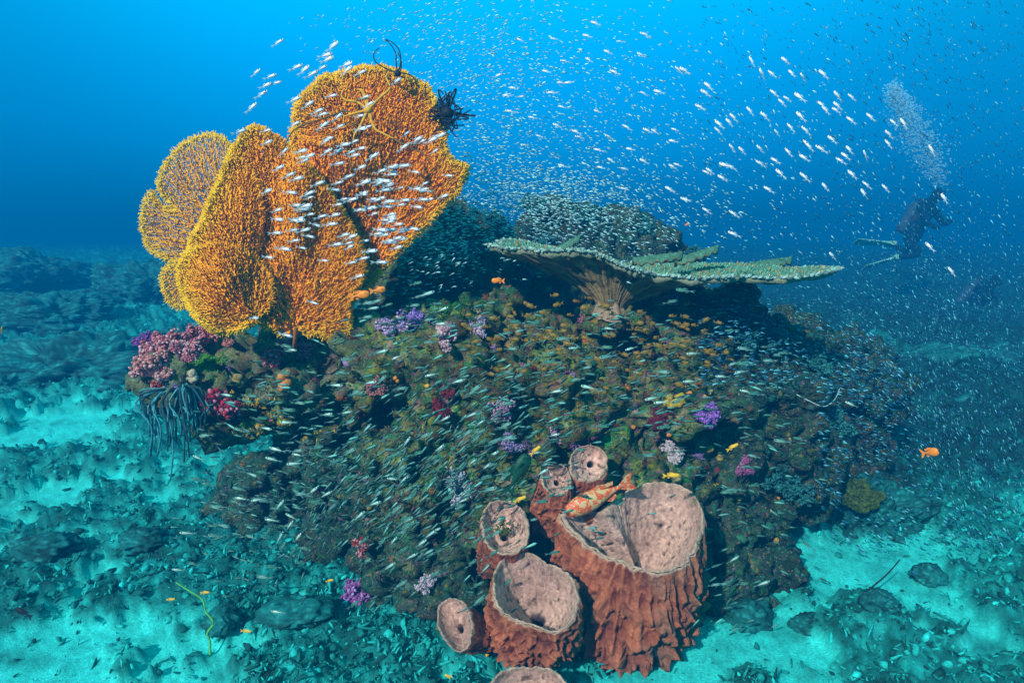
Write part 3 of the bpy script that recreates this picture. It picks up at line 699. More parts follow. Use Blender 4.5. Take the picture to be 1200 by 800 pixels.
    pitc = sstep(.80, .90, tt + .05 * vnoise(Vc, 30, seed + 30))[:, None]; cc = cc * (1 - pitc) + pitc * np.array([.03, .03, .035])  # dark of the deep hollow painted on the cup floor
    I = np.arange(rows2 - 1)[:, None] * N_
    F = np.stack([I + J, I + N_ + J, I + N_ + (J + 1) % N_, I + (J + 1) % N_], -1).reshape(-1, 4)
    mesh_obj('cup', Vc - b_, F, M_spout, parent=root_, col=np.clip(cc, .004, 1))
    if weedy:
        VV, FF = [], []; o_ = 0
        for k in range(26):
            v, f = tuft(5, 900 + k); q = v * .020 @ align(np.array([random.gauss(0, .4), -.6, .8])).T + np.array(pitp) - b_ + np.array([random.gauss(0, .018), -.055 + random.gauss(0, .008), .06 + random.gauss(0, .014)]); VV.append(q); FF.append(f + o_); o_ += len(v)
        tag(mesh_obj('weed', np.vstack(VV), np.vstack(FF), M_weedin, parent=root_), kind='stuff')
    return root_
M_weedin = mat('weed_in_cup', (.07, .13, .015), var=.6, scale=120)
BIG = [(657, 604), (660, 594), (670, 591), (684, 596), (697, 601), (705, 599), (714, 590), (728, 580), (742, 571), (760, 567), (780, 566), (800, 569), (814, 577), (823, 592), (826, 610), (822, 632), (812, 652), (796, 666), (772, 672), (745, 667), (718, 656), (694, 642), (674, 627), (662, 614)]
sponge(BIG, (745, 622), 2.5, R(68), R(-4), (730, 745, 2.66), .205, 1.0, (740, 684, 2.66), 400, 'giant orange-brown barrel sponge with widest open pinkish cup and fluted wall', flutes=36, amp=.052, N_=420, rows=150, bulge=.16, fold=(R(142), .85, .075), thick=.012)
MID = [(577, 682), (582, 664), (592, 651), (606, 646), (622, 647), (634, 656), (645, 661), (662, 668), (674, 680), (679, 700), (676, 722), (666, 736), (650, 740), (634, 736), (618, 732), (602, 726), (588, 716), (578, 702)]
sponge(MID, (628, 696), 2.33, R(62), R(-8), (624, 752, 2.48), .13, 1.0, (630, 728, 2.46), 430, 'medium barrel sponge in front, wavy cream-rimmed cup, second largest of the cluster', flutes=28, amp=.034, N_=320, rows=110, bulge=.14, thick=.010)
SML = [(563, 612), (566, 598), (575, 588), (588, 584), (602, 587), (613, 596), (620, 610), (621, 626), (614, 641), (602, 649), (588, 650), (574, 643), (565, 630)]
sponge(SML, (592, 617), 2.50, R(52), R(-14), (584, 668, 2.74), .075, 1.0, (590, 628, 2.58), 450, 'small round barrel sponge with weed inside its cup, above the medium one', weedy=True, flutes=18, amp=.012, N_=240, rows=80, bulge=.10, thick=.012)
TNY = [(512, 722), (514, 708), (524, 700), (536, 700), (546, 706), (552, 718), (555, 734), (553, 750), (545, 762), (534, 764), (522, 752), (514, 738)]
sponge(TNY, (534, 732), 2.36, R(44), R(-46), (574, 748, 2.52), .065, 1.0, (540, 736, 2.44), 470, 'smallest tube-like barrel sponge leaning out to the left at the cluster\'s lower end', flutes=14, amp=.010, N_=220, rows=80, bulge=.08, thick=.010)
TPA = [(667, 545), (670, 528), (684, 521), (700, 522), (710, 531), (713, 545), (708, 558), (696, 564), (680, 564), (669, 557)]
sponge(TPA, (690, 543), 2.66, R(38), R(14), (680, 606, 2.82), .07, 1.0, (692, 544, 2.72), 490, 'pale round barrel sponge, topmost of the cluster, its cup shallow', flutes=16, amp=.011, N_=220, rows=70, bulge=.12, thick=.008)
TPB = [(634, 556), (636, 545), (644, 542), (652, 546), (660, 543), (668, 552), (670, 566), (664, 577), (652, 580), (640, 574), (634, 566)]
sponge(TPB, (652, 561), 2.60, R(48), R(6), (646, 618, 2.72), .075, 1.0, (652, 566, 2.65), 510, 'small torn-rimmed barrel sponge standing left of the topmost one', flutes=14, amp=.018, N_=220, rows=70, bulge=.15, thick=.008)
BOT = [(572, 800), (584, 788), (604, 781), (628, 780), (650, 785), (664, 796), (668, 812), (655, 826), (625, 834), (595, 828), (576, 814)]
sponge(BOT, (620, 806), 2.12, R(66), R(0), (622, 880, 2.25), .07, 1.0, (620, 816, 2.2), 530, 'barrel sponge cut off by the bottom picture edge, only its rim in view', flutes=18, amp=.014, N_=220, rows=70, thick=.010)

# ------------------------------------------------------------------ table coral
def table_coral():
    c = at(716, 352, 3.12); c_ = np.array(c); cx = c_.copy()
    N_, rows = 420, 70
    a = np.linspace(0, 2 * math.pi, N_, endpoint=False)       # 0 = +X (right), pi/2 = away
    # rim radius by direction: long to the right, shorter to the left, shallow towards the camera
    key = [(0, 1.06), (25, .92), (60, .62), (90, .50), (130, .50), (165, .56), (185, .54), (205, .44), (235, .30), (270, .27), (300, .34), (330, .62), (348, .92), (360, 1.06)]
    Rm = np.interp(np.degrees(a), [k[0] for k in key], [k[1] for k in key])
    cs = np.column_stack([np.cos(a), np.sin(a), np.zeros(N_)])
    Rm = Rm * .95 * (1 + .09 * vnoise(cs * 6, 1, 3) + .06 * vnoise(cs * 17, 1, 4) + .03 * vnoise(cs * 45, 1, 6) - .10 * np.clip(vnoise(cs * 9, 1, 8) - .35, 0, 1))
    def hgt(q, ang):
        lft = np.clip(-np.cos(ang), 0, 1)
        h = .155 * (1 - np.exp(-np.clip(q, 0, 1) * 3.3)) + .012 * q
        x = np.cos(ang) * q
        return h - .055 * np.clip(x, 0, 2) * 0 + .09 * np.clip(-x, 0, 2) ** 1.3 - .05 * np.clip(x, 0, 2) ** 1.4 + .02 * np.sin(ang * 3 + 1) * q
    VV, CC = [], []
    qs = np.linspace(0, 1, rows)
    P_up = []; P_dn = []
    for q in qs:
        rad = .055 + (Rm - .055) * q
        z = hgt(q, a)
        up = np.column_stack([c_[0] + np.cos(a) * rad, c_[1] + np.sin(a) * rad, c_[2] + z + .013])
        P_up.append(up)
        thick = .055 * (1 - q) ** 1.5 + .016
        rib = .014 * np.abs(vnoise(np.column_stack([a * 14, a * 0 + q * 2, a * 0]), 1, 9)) * (1 - .3 * q)
        dn = np.column_stack([c_[0] + np.cos(a) * rad * (1 - .02), c_[1] + np.sin(a) * rad * (1 - .02), c_[2] + z - thick * .6 - rib]); P_dn.append(dn)
    U = np.array(P_up).reshape(-1, 3); Dn = np.array(P_dn).reshape(-1, 3)
    U[:, 2] += .008 * fbm(U, 30, 3, 12) + .022 * fbm(U, 5, 2, 13)
    Dn[:, 2] += .022 * fbm(U, 5, 2, 13) + .014 * fbm(Dn, 22, 3, 18)
    root_ = empty('table_coral', tuple(c)); tag(root_, 'wide flat green table coral on a short stalk atop the reef', 'table coral')
    I = np.arange(rows - 1)[:, None] * N_; J = np.arange(N_)[None, :]
    Fu = np.stack([I + J, I + N_ + J, I + N_ + (J + 1) % N_, I + (J + 1) % N_], -1).reshape(-1, 4)
    Fd = Fu[:, ::-1] + rows * N_
    last = (rows - 1) * N_
    Fe = np.stack([last + J, rows * N_ + last + J, rows * N_ + last + (J + 1) % N_, last + (J + 1) % N_], -1).reshape(-1, 4)
    G = np.vstack([U, Dn]); qv = np.tile(np.repeat(qs, N_), 2)[:, None]
    n1 = fbm(G, 14, 3, 15)[:, None]; n2 = fbm(G, 5, 2, 16)[:, None]
    ribs = vnoise(np.column_stack([np.tile(np.tile(a, rows), 2) * 16 + 2.5 * n2[:, 0], qv[:, 0] * 5, qv[:, 0] * 0]), 1, 9)[:, None]
    cu = np.array([.10, .26, .17]) * (1 + .5 * n1) + np.clip(n2, 0, 1) * np.array([.16, .08, .02])
    cdn = np.array([.26, .19, .08]) * (1 + .6 * n1 + .9 * ribs) + np.clip(n2 - .1, 0, 1) * np.array([.12, .02, .08]); 
    isup = np.concatenate([np.ones(len(U)), np.zeros(len(Dn))])[:, None]
    col = cu * isup + cdn * (1 - isup)
    edge = sstep(.96, 1.0, qv); col = col * (1 - edge) + edge * np.array([.26, .30, .18])
    mesh_obj('plate', G - c_, np.vstack([Fu, Fd, Fe]), M_table, parent=root_, col=np.clip(col, .004, 1))
    # branchlets: the short fingers over the top and along the rim
    rng = np.random.RandomState(5); locs, rots, scl, cols = [], [], [], []
    v, f = tube([(0, 0, -.2), (0, 0, .45), (0, 0, 1)], [.34, .36, .16], 5); f2 = []
    for q in f: f2 += [(q[0], q[k], q[k + 1]) for k in range(1, len(q) - 1)]
    bl = [(np.array(v), np.array(f2))]
    for k in range(6500):
        ang = rng.uniform(0, 2 * math.pi); rimm = k < 1900
        q = rng.uniform(.965, 1.01) if rimm else rng.uniform(.15, 1) ** .6
        Rr = np.interp(ang, a, Rm); rad = .055 + (Rr - .055) * q; z = hgt(q, ang) + .012 + .022 * float(fbm(np.array([[c_[0] + math.cos(ang) * rad, c_[1] + math.sin(ang) * rad, c_[2] + hgt(q, ang) + .013]]), 5, 2, 13)[0])
        locs.append((math.cos(ang) * rad, math.sin(ang) * rad, z)); outv = np.array([math.cos(ang), math.sin(ang), .35 if rimm else 2.2]) + rng.normal(0, .3, 3)
        rots.append(align(outv)); scl.append(rng.uniform(.010, .021) if rimm else rng.uniform(.008, .016))
        cols.append(np.array([.36, .60, .52]) * rng.uniform(.2, 1.15) if rimm else (np.array([.12, .33, .22]) if rng.rand() < .75 else np.array([.32, .24, .09])) * rng.uniform(.6, 1.4))
    o = batch(bl, np.array(locs), rots, scl, cols, 'branchlets', M_table); o.parent = root_
    tag(o, kind='stuff')
    # raised blades growing out of the plate
    for (x0, x1, y0, y1, dd, hh) in ((640, 680, 293, 276, 3.25, .05), (792, 842, 300, 288, 3.1, .05), (742, 800, 299, 296, 2.98, .04), (880, 928, 304, 302, 3.35, .03)):
        p0 = at(x0, y0 + 4, dd); p1 = at(x1, y1, dd); n_ = 26; m_ = 9; VV = []
        for i_ in range(n_):
            t_ = i_ / (n_ - 1); mid = p0.lerp(p1, t_); wd = .042 * math.sin(math.pi * min(1, t_ * .9 + .12)) ** .7 + .006
            for j_ in range(m_):
                s_ = j_ / (m_ - 1) * 2 - 1; q = mid + Vector((0, 1, -.05)) * (s_ * wd) + Vector((0, 0, 1)) * (.008 * math.sin(i_ * 1.3 + j_ * 2) - .02 * s_ * s_)
                VV.append(q)
        Fb = [(i_ * m_ + j_, i_ * m_ + j_ + 1, (i_ + 1) * m_ + j_ + 1, (i_ + 1) * m_ + j_) for i_ in range(n_ - 1) for j_ in range(m_ - 1)]
        nV = len(VV); VV2 = [tuple(np.array(q) - c_) for q in VV] + [tuple(np.array(q) - c_ - np.array([0, 0, .012])) for q in VV]
        Fb2 = Fb + [tuple(x + nV for x in f_[::-1]) for f_ in Fb]
        brd = [j_ for j_ in range(m_)] + [i_ * m_ + m_ - 1 for i_ in range(1, n_)] + [(n_ - 1) * m_ + j_ for j_ in range(m_ - 2, -1, -1)] + [i_ * m_ for i_ in range(n_ - 2, 0, -1)]
        Fb2 += [(brd[k], brd[(k + 1) % len(brd)], brd[(k + 1) % len(brd)] + nV, brd[k] + nV)[::-1] for k in range(len(brd))]
        cb = np.array([tuple(np.array([.08, .22, .14]) * random.uniform(.7, 1.3)) for _ in VV] + [tuple(np.array([.26, .19, .08]) * random.uniform(.7, 1.3)) for _ in VV])
        mesh_obj('blade', VV2, Fb2, M_table, parent=root_, col=cb)
    # stalk
    h = hit(712, 362); bp = h[0] if h else at(712, 365, 3.2)
    p0 = np.array([0, 0, -.11]); VV = []; n_ = 60; m_ = 14
    for j_ in range(m_):
        q = j_ / (m_ - 1)
        rad = .060 + .035 * (1 - q) ** 2.5
        for i_ in range(n_):
            an = 2 * math.pi * i_ / n_; w_ = 1 + .10 * math.sin(an * 9 + q * 1.5) + .07 * math.sin(an * 4 + 1)
            VV.append((math.cos(an) * rad * w_, math.sin(an) * rad * w_, -.085 + q * .105 + .006 * math.sin(an * 5)))
    Fb = [(j_ * n_ + i_, j_ * n_ + (i_ + 1) % n_, (j_ + 1) * n_ + (i_ + 1) % n_, (j_ + 1) * n_ + i_) for j_ in range(m_ - 1) for i_ in range(n_)]
    A_ = np.array(VV); nn = fbm(A_, 20, 3, 3)[:, None]; cst = np.array([.30, .22, .14]) * (1 + .5 * nn) + np.clip(fbm(A_, 9, 2, 8), 0, 1)[:, None] * np.array([.2, .03, .14])
    mesh_obj('stalk', A_, Fb, M_table, parent=root_, col=np.clip(cst, .01, 1))
table_coral()

# ------------------------------------------------------------------ fish
def fish_mesh(name, mats, H=.24, W_=.13, tail=.22, fork=.6, dorsal=.10, n=10, secs=9, belly=.5, backcut=.55, eye=.055, back=True, prof=None):
    """one fish, nose to tail along +X from -.5 to .5; slots: flank, back, fin, eye"""
    xs = np.linspace(0, 1, secs); V = []; F = []; MI = []
    body_end = 1 - tail
    for s in xs:
        x = .5 - s * body_end
        p = prof(s) if prof else (max(.02, math.sin(math.pi * min(1, s * .82 + .06) ** .62)) * (1 - .72 * sstep(.35, 1, np.array([s]))[0]) + .02) 
        for k in range(n):
            an = 2 * math.pi * k / n
            V.append((x, math.cos(an) * W_ / 2 * p, math.sin(an) * H / 2 * p * (1.0 if math.sin(an) > 0 else 1.1)))
    for i_ in range(secs - 1):
        for k in range(n):
            F.append((i_ * n + k, i_ * n + (k + 1) % n, (i_ + 1) * n + (k + 1) % n, (i_ + 1) * n + k))
            an = 2 * math.pi * (k + .5) / n; MI.append(1 if back and math.sin(an) > backcut and s > 0 else 0)
    F.append(tuple(range(n))[::-1]); MI.append(0); F.append(tuple((secs - 1) * n + k for k in range(n))); MI.append(0)
    def slab(pts, th_=.006, m_=2):
        o = len(V)
        for sgn in (-1, 1):
            for (x, z) in pts: V.append((x, sgn * th_, z))
        k = len(pts); F.append(tuple(range(o, o + k))); MI.append(m_); F.append(tuple(range(o + 2 * k - 1, o + k - 1, -1))); MI.append(m_)
        for q in range(k): F.append((o + q, o + (q + 1) % k, o + k + (q + 1) % k, o + k + q)[::-1]); MI.append(m_)
    xe = .5 - body_end
    slab([(xe + .04, .02), (xe + .04, -.02), (-.5, -H * fork), (-.5 + tail * .45, 0), (-.5, H * fork)])
    if dorsal:
        slab([(.18, H * .42), (-.12, H * .30), (-.10, H * .34 + dorsal * .5), (.08, H * .45 + dorsal)])
        slab([(.02, -H * .44), (-.02, -H * .44 - dorsal * .8), (-.2, -H * .24), (-.16, -H * .2)])
    if eye:
        v, f = ico(1)
        for sgn in (-1, 1):
            o = len(V)
            for q in v: V.append((.40 + q[0] * eye * .9, sgn * W_ * .30 + q[1] * eye * .5, .02 + q[2] * eye))
            for q in f: F.append(tuple(o + z for z in q)); MI.append(3)
    me = bpy.data.meshes.new(name); me.from_pydata(V, [], F)
    for m in mats: me.materials.append(m)
    me.polygons.foreach_set('material_index', MI); me.polygons.foreach_set('use_smooth', [True] * len(F)); me.update()
    bm = bmesh.new(); bm.from_mesh(me); bmesh.ops.recalc_face_normals(bm, faces=bm.faces); bm.to_mesh(me); bm.free()
    return me
def fish_rot(ang, tilt=0.0, depthc=0.0):
    X = (RT * math.cos(ang) + UP * math.sin(ang) + FWD * depthc).normalized()
    Z = Vector((0, 0, 1)) - X * X.z
    if Z.length < .25: Z = -FWD - X * X.dot(-FWD)
    Z.normalize(); Y = Z.cross(X)
    M_ = Matrix((X, Y, Z)).transposed(); return M_
FLOW = [(250, 120, 25), (320, 130, 30), (430, 110, 25), (350, 200, 20), (450, 220, 8), (300, 300, -8), (420, 300, 5), (330, 370, -12), (500, 230, 8), (480, 290, 22),
        (560, 40, 20), (560, 200, 176), (620, 240, 178), (650, 60, 165), (620, 150, 172), (700, 150, 157), (700, 260, 172), (780, 120, 150), (800, 220, 152), (880, 100, 135), (900, 180, 135), (850, 260, 150),
        (960, 120, 132), (980, 180, 130), (1030, 160, 125), (1100, 260, 118), (1150, 400, 112), (1000, 350, 140), (470, 350, 12), (450, 420, 195), (560, 380, 8), (700, 380, 188), (820, 370, 178),
        (860, 430, 185), (900, 520, 165), (930, 600, 150), (740, 430, 8), (620, 440, 20), (560, 480, 32), (500, 500, 38), (450, 540, 42), (380, 480, 0), (330, 480, -8), (300, 540, 172),
        (260, 580, 165), (330, 580, 160), (400, 560, 40), (500, 600, 40), (560, 560, 30), (450, 620, 35), (380, 640, 60), (300, 640, 178), (850, 600, 195), (840, 700, 28), (650, 500, 14), (700, 560, 5),
        (800, 480, 188), (240, 520, -15), (940, 460, 172), (640, 330, 172), (720, 320, 165)]
FA = np.array(FLOW, float)
def flow(px, py):
    w_ = np.exp(-((FA[:, 0] - px) ** 2 + (FA[:, 1] - py) ** 2) / (2 * 45 ** 2)) + 1e-12
    k = random.random() * w_.sum(); c = np.cumsum(w_); i_ = int(np.searchsorted(c, k)); i_ = min(i_, len(FA) - 1)
    near = w_ * (np.cos(np.radians(FA[:, 2] - FA[i_, 2])) > .5)
    x = (near * np.cos(np.radians(FA[:, 2]))).sum(); y = (near * np.sin(np.radians(FA[:, 2]))).sum()
    return math.atan2(y, x)
silver_me = [fish_mesh('silver_glassfish', [M_fishw, M_fishback, M_fin, M_eye], H=h_, W_=.13, tail=.30, fork=.5, dorsal=.06, n=8, secs=8, backcut=.6) for h_ in (.20, .23, .18)]
M_teal2 = mat('shaded_fish_green', (.03, .17, .12), rough=.4, var=.2, spec=.4); M_tealb2 = mat('shaded_fish_green_belly', (.10, .30, .22), rough=.35, var=.1, spec=.5); M_tealb3 = mat('bright_fish_belly', (.42, .66, .56), rough=.3, var=.1, spec=.6)  # greener and paler variants of the shaded glassfish skin
teal_me = [fish_mesh('shaded_glassfish', ms, H=h_, W_=.11, tail=.26, fork=.45, dorsal=.05, n=8, secs=8, backcut=bc, eye=.05) for h_, bc, ms in ((.20, -.1, [M_tealb, M_teal, M_tealfin, M_eye]), (.17, .2, [M_tealb2, M_teal2, M_tealfin, M_eye]), (.19, .1, [M_tealb2, M_teal2, M_tealfin, M_eye]), (.18, .5, [M_tealb3, M_teal, M_tealfin, M_eye]))]  # the same glassfish, its shaded teal look painted on
gold_me = [fish_mesh('golden_sweeper', [M_gold, M_gold, mat('gold_fin', (.24, .16, .02), alpha=.8), M_eye], H=.36, W_=.15, tail=.24, fork=.55, dorsal=.09, n=8, secs=8)]
def put(me, name, px, py, d, L, ang, label, cat, group=None, jit=.18, depthc=None):
    o = bpy.data.objects.new(name, me); C.objects.link(o)
    R3 = fish_rot(ang + random.gauss(0, jit), 0, random.gauss(0, .22) if depthc is None else depthc)
    o.matrix_world = Matrix.Translation(at(px, py, d)) @ R3.to_4x4() @ Matrix.Scale(L, 4)
    return tag(o, label, cat, group)

zo = lambda L, x0, y0, s: [(x0 + a / s, y0 + b / s) for a, b in L]
OPEN = zo([(530, 93), (365, 152), (235, 158), (498, 142), (625, 163), (725, 138), (578, 205), (410, 240), (503, 236), (605, 284), (708, 217), (337, 280), (140, 297), (395, 323), (425, 322), (360, 362), (210, 345), (230, 378), (183, 373), (398, 418), (198, 436), (283, 460), (380, 492), (537, 436), (308, 532), (252, 568), (455, 517), (467, 537), (542, 587), (653, 500), (733, 512), (760, 515), (838, 507), (833, 552), (665, 583), (583, 537), (550, 655), (400, 648), (590, 628), (642, 660), (720, 632), (830, 652), (850, 645), (855, 278), (880, 280), (968, 340), (962, 368), (938, 420), (778, 360), (718, 367), (820, 742), (880, 780), (640, 738)], 540, 0, 3.333)
OPENR = zo([(10, 90), (83, 138), (75, 160), (57, 203), (118, 258), (113, 278), (148, 252), (162, 237), (213, 217), (218, 62), (250, 102), (282, 100), (323, 58), (343, 98), (378, 112), (443, 102), (288, 160), (313, 190), (330, 178), (370, 173), (487, 170), (531, 173), (437, 196), (450, 214), (487, 200), (482, 213), (373, 234), (260, 233), (340, 268), (388, 278), (297, 285), (157, 332), (188, 340), (245, 335), (390, 318), (398, 328), (437, 335), (470, 305), (523, 337), (333, 345), (383, 362), (292, 370), (248, 381), (512, 357), (497, 371), (572, 355), (308, 411), (385, 423), (272, 461), (447, 453), (533, 415), (578, 447), (568, 474), (636, 457), (529, 245), (590, 235), (648, 290), (645, 319), (662, 252), (693, 256), (781, 341), (78, 407), (88, 403), (127, 425), (138, 385), (155, 390), (12, 490), (78, 527), (163, 537), (165, 600), (820, 490), (843, 718), (470, 668), (775, 640)], 800, 50, 2.667)
LEFT = zo([(322, 78), (358, 87), (346, 110), (372, 103), (335, 133), (310, 167), (280, 226), (418, 146), (423, 64), (443, 72), (462, 82), (488, 66), (515, 12), (497, 33), (502, 44), (550, 57), (552, 72), (420, 208), (377, 2)], 150, 50, 2.161)
nfish = 0
for (x, y) in LEFT:
    put(random.choice(silver_me), 'silver_glassfish', x, y, random.uniform(2.5, 2.8), random.uniform(.056, .072), R(30), 'white glassfish in the blue water just left of the sea fans\' tops', 'glassfish', 'white glassfish left of the sea fan tops', .1); nfish += 1
for (x, y) in OPEN:
    put(random.choice(silver_me), 'silver_glassfish', x, y, random.uniform(2.6, 3.3), random.uniform(.040, .056), flow(x, y), 'white glassfish in open blue water above the reef, between sea fan and right-hand shoal', 'glassfish', 'white glassfish in the blue above the reef', .14); nfish += 1
for (x, y) in OPENR:
    put(random.choice(silver_me), 'silver_glassfish', x, y, random.uniform(2.5, 3.1), random.uniform(.046, .062), flow(x, y), 'white glassfish slanting up-left in the blue right of the table coral\'s middle', 'glassfish', 'white glassfish in the right-hand blue', .12); nfish += 1
A_s = smooth_poly(A_out); B_s = smooth_poly(B_out)
k = 0
while k < 300 - nfish:
    x = random.gauss(430, 65); y = random.gauss(235, 68)
    q = np.array([[x, y]])
    if not (inside(A_s, q)[0] or inside(B_s, q)[0]) or x < 300 and random.random() < .4: continue
    put(random.choice(silver_me), 'silver_glassfish', x, y, random.uniform(2.35, 2.65), random.uniform(.042, .066), flow(x, y) if y > 180 else R(24), 'small white glassfish swimming close in front of the orange sea fans', 'glassfish', 'white glassfish before the sea fans', .16); k += 1

def surf(px, py):
    h = hit(px, py)
    if h: return h[2]
    g = ghit(px, py); return (g - CAM).dot(FWD)
def rand_blob(blobs):
    b = random.choices(blobs, [q[4] for q in blobs])[0]
    return random.gauss(b[0], b[2]), random.gauss(b[1], b[3])
TB = [(460, 560, 75, 40, 5), (320, 590, 55, 45, 3.2), (560, 500, 60, 45, 2.5), (480, 350, 35, 45, 2.2), (640, 430, 90, 50, 2.2), (820, 440, 70, 50, 2.2), (900, 560, 50, 70, 1), (330, 490, 50, 30, 1.0),
      (400, 440, 60, 40, .8), (850, 700, 30, 25, .5), (600, 600, 60, 60, .8), (700, 560, 80, 50, .6), (500, 640, 50, 40, 1.2)]
k = 0
while k < 300:
    x, y = rand_blob(TB)
    if y < 330 or y > 760 or x < 200: continue
    q = np.array([[x, y]])
    if inside(A_s, q)[0]: continue
    sdp = surf(x, y)
    d = min(sdp - .1, 2.75) - random.uniform(.05, .5); d = max(d, 1.95)
    if d > sdp - .06: continue
    put(random.choice(teal_me), 'shaded_glassfish', x, y, d, random.uniform(.048, .070), flow(x, y), 'slender glassfish of the near shoal hugging the reef face, painted in shaded teal', 'sweeper', 'shaded glassfish over the reef face', .16); k += 1  # 'sweeper' here is the same glassfish, shaded teal put into its colour
# gold ones under the table coral
k = 0
while k < 150:
    x = random.uniform(545, 855); y = random.gauss(395, 28) + (x - 700) * .04
    if y < 345 or y > 460: continue
    sdp = surf(x, y)
    if sdp > 4.2: sdp = 3.3
    put(gold_me[0], 'golden_sweeper', x, y, sdp - random.uniform(.06, .35), random.uniform(.036, .052), random.choice([R(-8), R(172)]), 'small golden-brown sweeper hovering over the reef top beneath the table coral', 'golden fish', 'golden sweepers below the table coral', .25); k += 1

# schools nobody could count
def school(name, gen, K, Lr, body, m, label, cat, colf):
    locs, rots, scl, cols = [], [], [], []
    for _ in range(K):
        r_ = gen()
        if r_ is None: continue
        x, y, d = r_
        Rm_ = fish_rot(flow(x, y) + random.gauss(0, .22), 0, random.gauss(0, .3))
        locs.append(tuple(at(x, y, d))); rots.append(np.array(Rm_)); scl.append(random.uniform(*Lr)); cols.append(colf())
    o = batch(body, np.array(locs), rots, scl, cols, name, m); return tag(o, label, cat, kind='stuff')
def lowfish(Hh, Ww):
    V = [(.5, 0, 0)]; F = []
    rings = [(.28, 1.0), (-.05, .8), (-.28, .25)]
    for (x, s) in rings:
        for a in range(4):
            an = a * math.pi / 2; V.append((x, math.cos(an) * Ww / 2 * s, math.sin(an) * Hh / 2 * s))
    V += [(-.5, 0, Hh * .42), (-.5, 0, -Hh * .42)]
    for a in range(4): F.append((0, 1 + a, 1 + (a + 1) % 4))
    for r_ in range(2):
        for a in range(4):
            p, q, s, t_ = 1 + r_ * 4 + a, 1 + r_ * 4 + (a + 1) % 4, 5 + r_ * 4 + (a + 1) % 4, 5 + r_ * 4 + a; F += [(p, s, q), (p, t_, s)]
    F += [(9 + 1, 13, 9 + 3), (9 + 3, 14, 9 + 1), (9 + 1, 9 + 3, 14), (9, 13, 14), (11, 14, 13)]
    return np.array(V), np.array(F)
LF = [lowfish(.24, .15)]
M_school = mat_vcol('school_skin', scale=5, bump=0, var=(.95, 1.05), rough=.4, spec=.4)
def gen_teal():
    x, y = rand_blob(TB)
    if y < 300 or y > 775 or x < 195: return None
    sdp = surf(x, y); d = sdp - random.uniform(.04, .35)
    if d < 1.9: return None
    if sdp > 5: d = random.uniform(3.2, 4)
    return x, y, d
school('shaded_glassfish_school', gen_teal, 1300, (.040, .062), [lowfish(.19, .11)], M_school, 'uncounted mass of smaller glassfish in painted shade teal between the near ones and the rock', 'fish school',
       lambda: np.array([.09, .30, .25]) * random.uniform(.25, 1.0) ** 1.0 * (2.0 if random.random() < .15 else 1))  # glassfish again, with the shaded teal put into their colour
SB = [(620, 215, 75, 40, 4), (700, 250, 80, 30, 3), (600, 120, 70, 60, 3), (740, 150, 100, 70, 2.2), (560, 260, 40, 30, 1.2), (660, 60, 110, 50, 1.5), (900, 200, 110, 80, 1.2), (500, 275, 38, 34, 2.4), (535, 160, 22, 60, .7), (470, 25, 60, 30, .9), (560, 60, 50, 40, 1.2), (630, 232, 60, 16, 2.5)]
def gen_sil():
    x, y = rand_blob(SB)
    if y < -10 or y > 345 or x < 330 or (y > 75 + (x - 330) * .25 and x < 515 and y < 200): return None
    q = np.array([[x, y]]);
    if inside(B_s, q)[0] and random.random() < .75: return None
    sdp = surf(x, y); d = random.choice([random.uniform(3.4, 4.6), random.uniform(4.4, 7.5)])
    if y > 180: d = min(d, sdp - random.uniform(.1, .6))
    return x, y, d
school('glassfish_school', gen_sil, 6400, (.017, .034), LF, M_school, 'uncounted cloud of tiny pale glassfish glittering in the blue over the reef', 'fish school',
       lambda: np.array([.38, .72, .74]) * random.uniform(.5, 1.3))
def gen_far():
    x = random.uniform(820, 1230) if random.random() < .55 else random.gauss(1090, 75); y = random.uniform(-10, 640) if random.random() < .5 else random.gauss(390, 90)
    if y > 450 and x < 960: return None
    return x, y, min(random.uniform(3.6, 8.8), surf(x, y) - .2 if y > 300 else 9)
school('distant_fish_school', gen_far, 9500, (.018, .038), LF, M_school, 'veil of distant fish dotting the blue on the right around the divers', 'fish school',
       lambda: (np.array([.01, .12, .22]) if random.random() < .65 else np.array([.10, .45, .55])) * random.uniform(.6, 1.3))

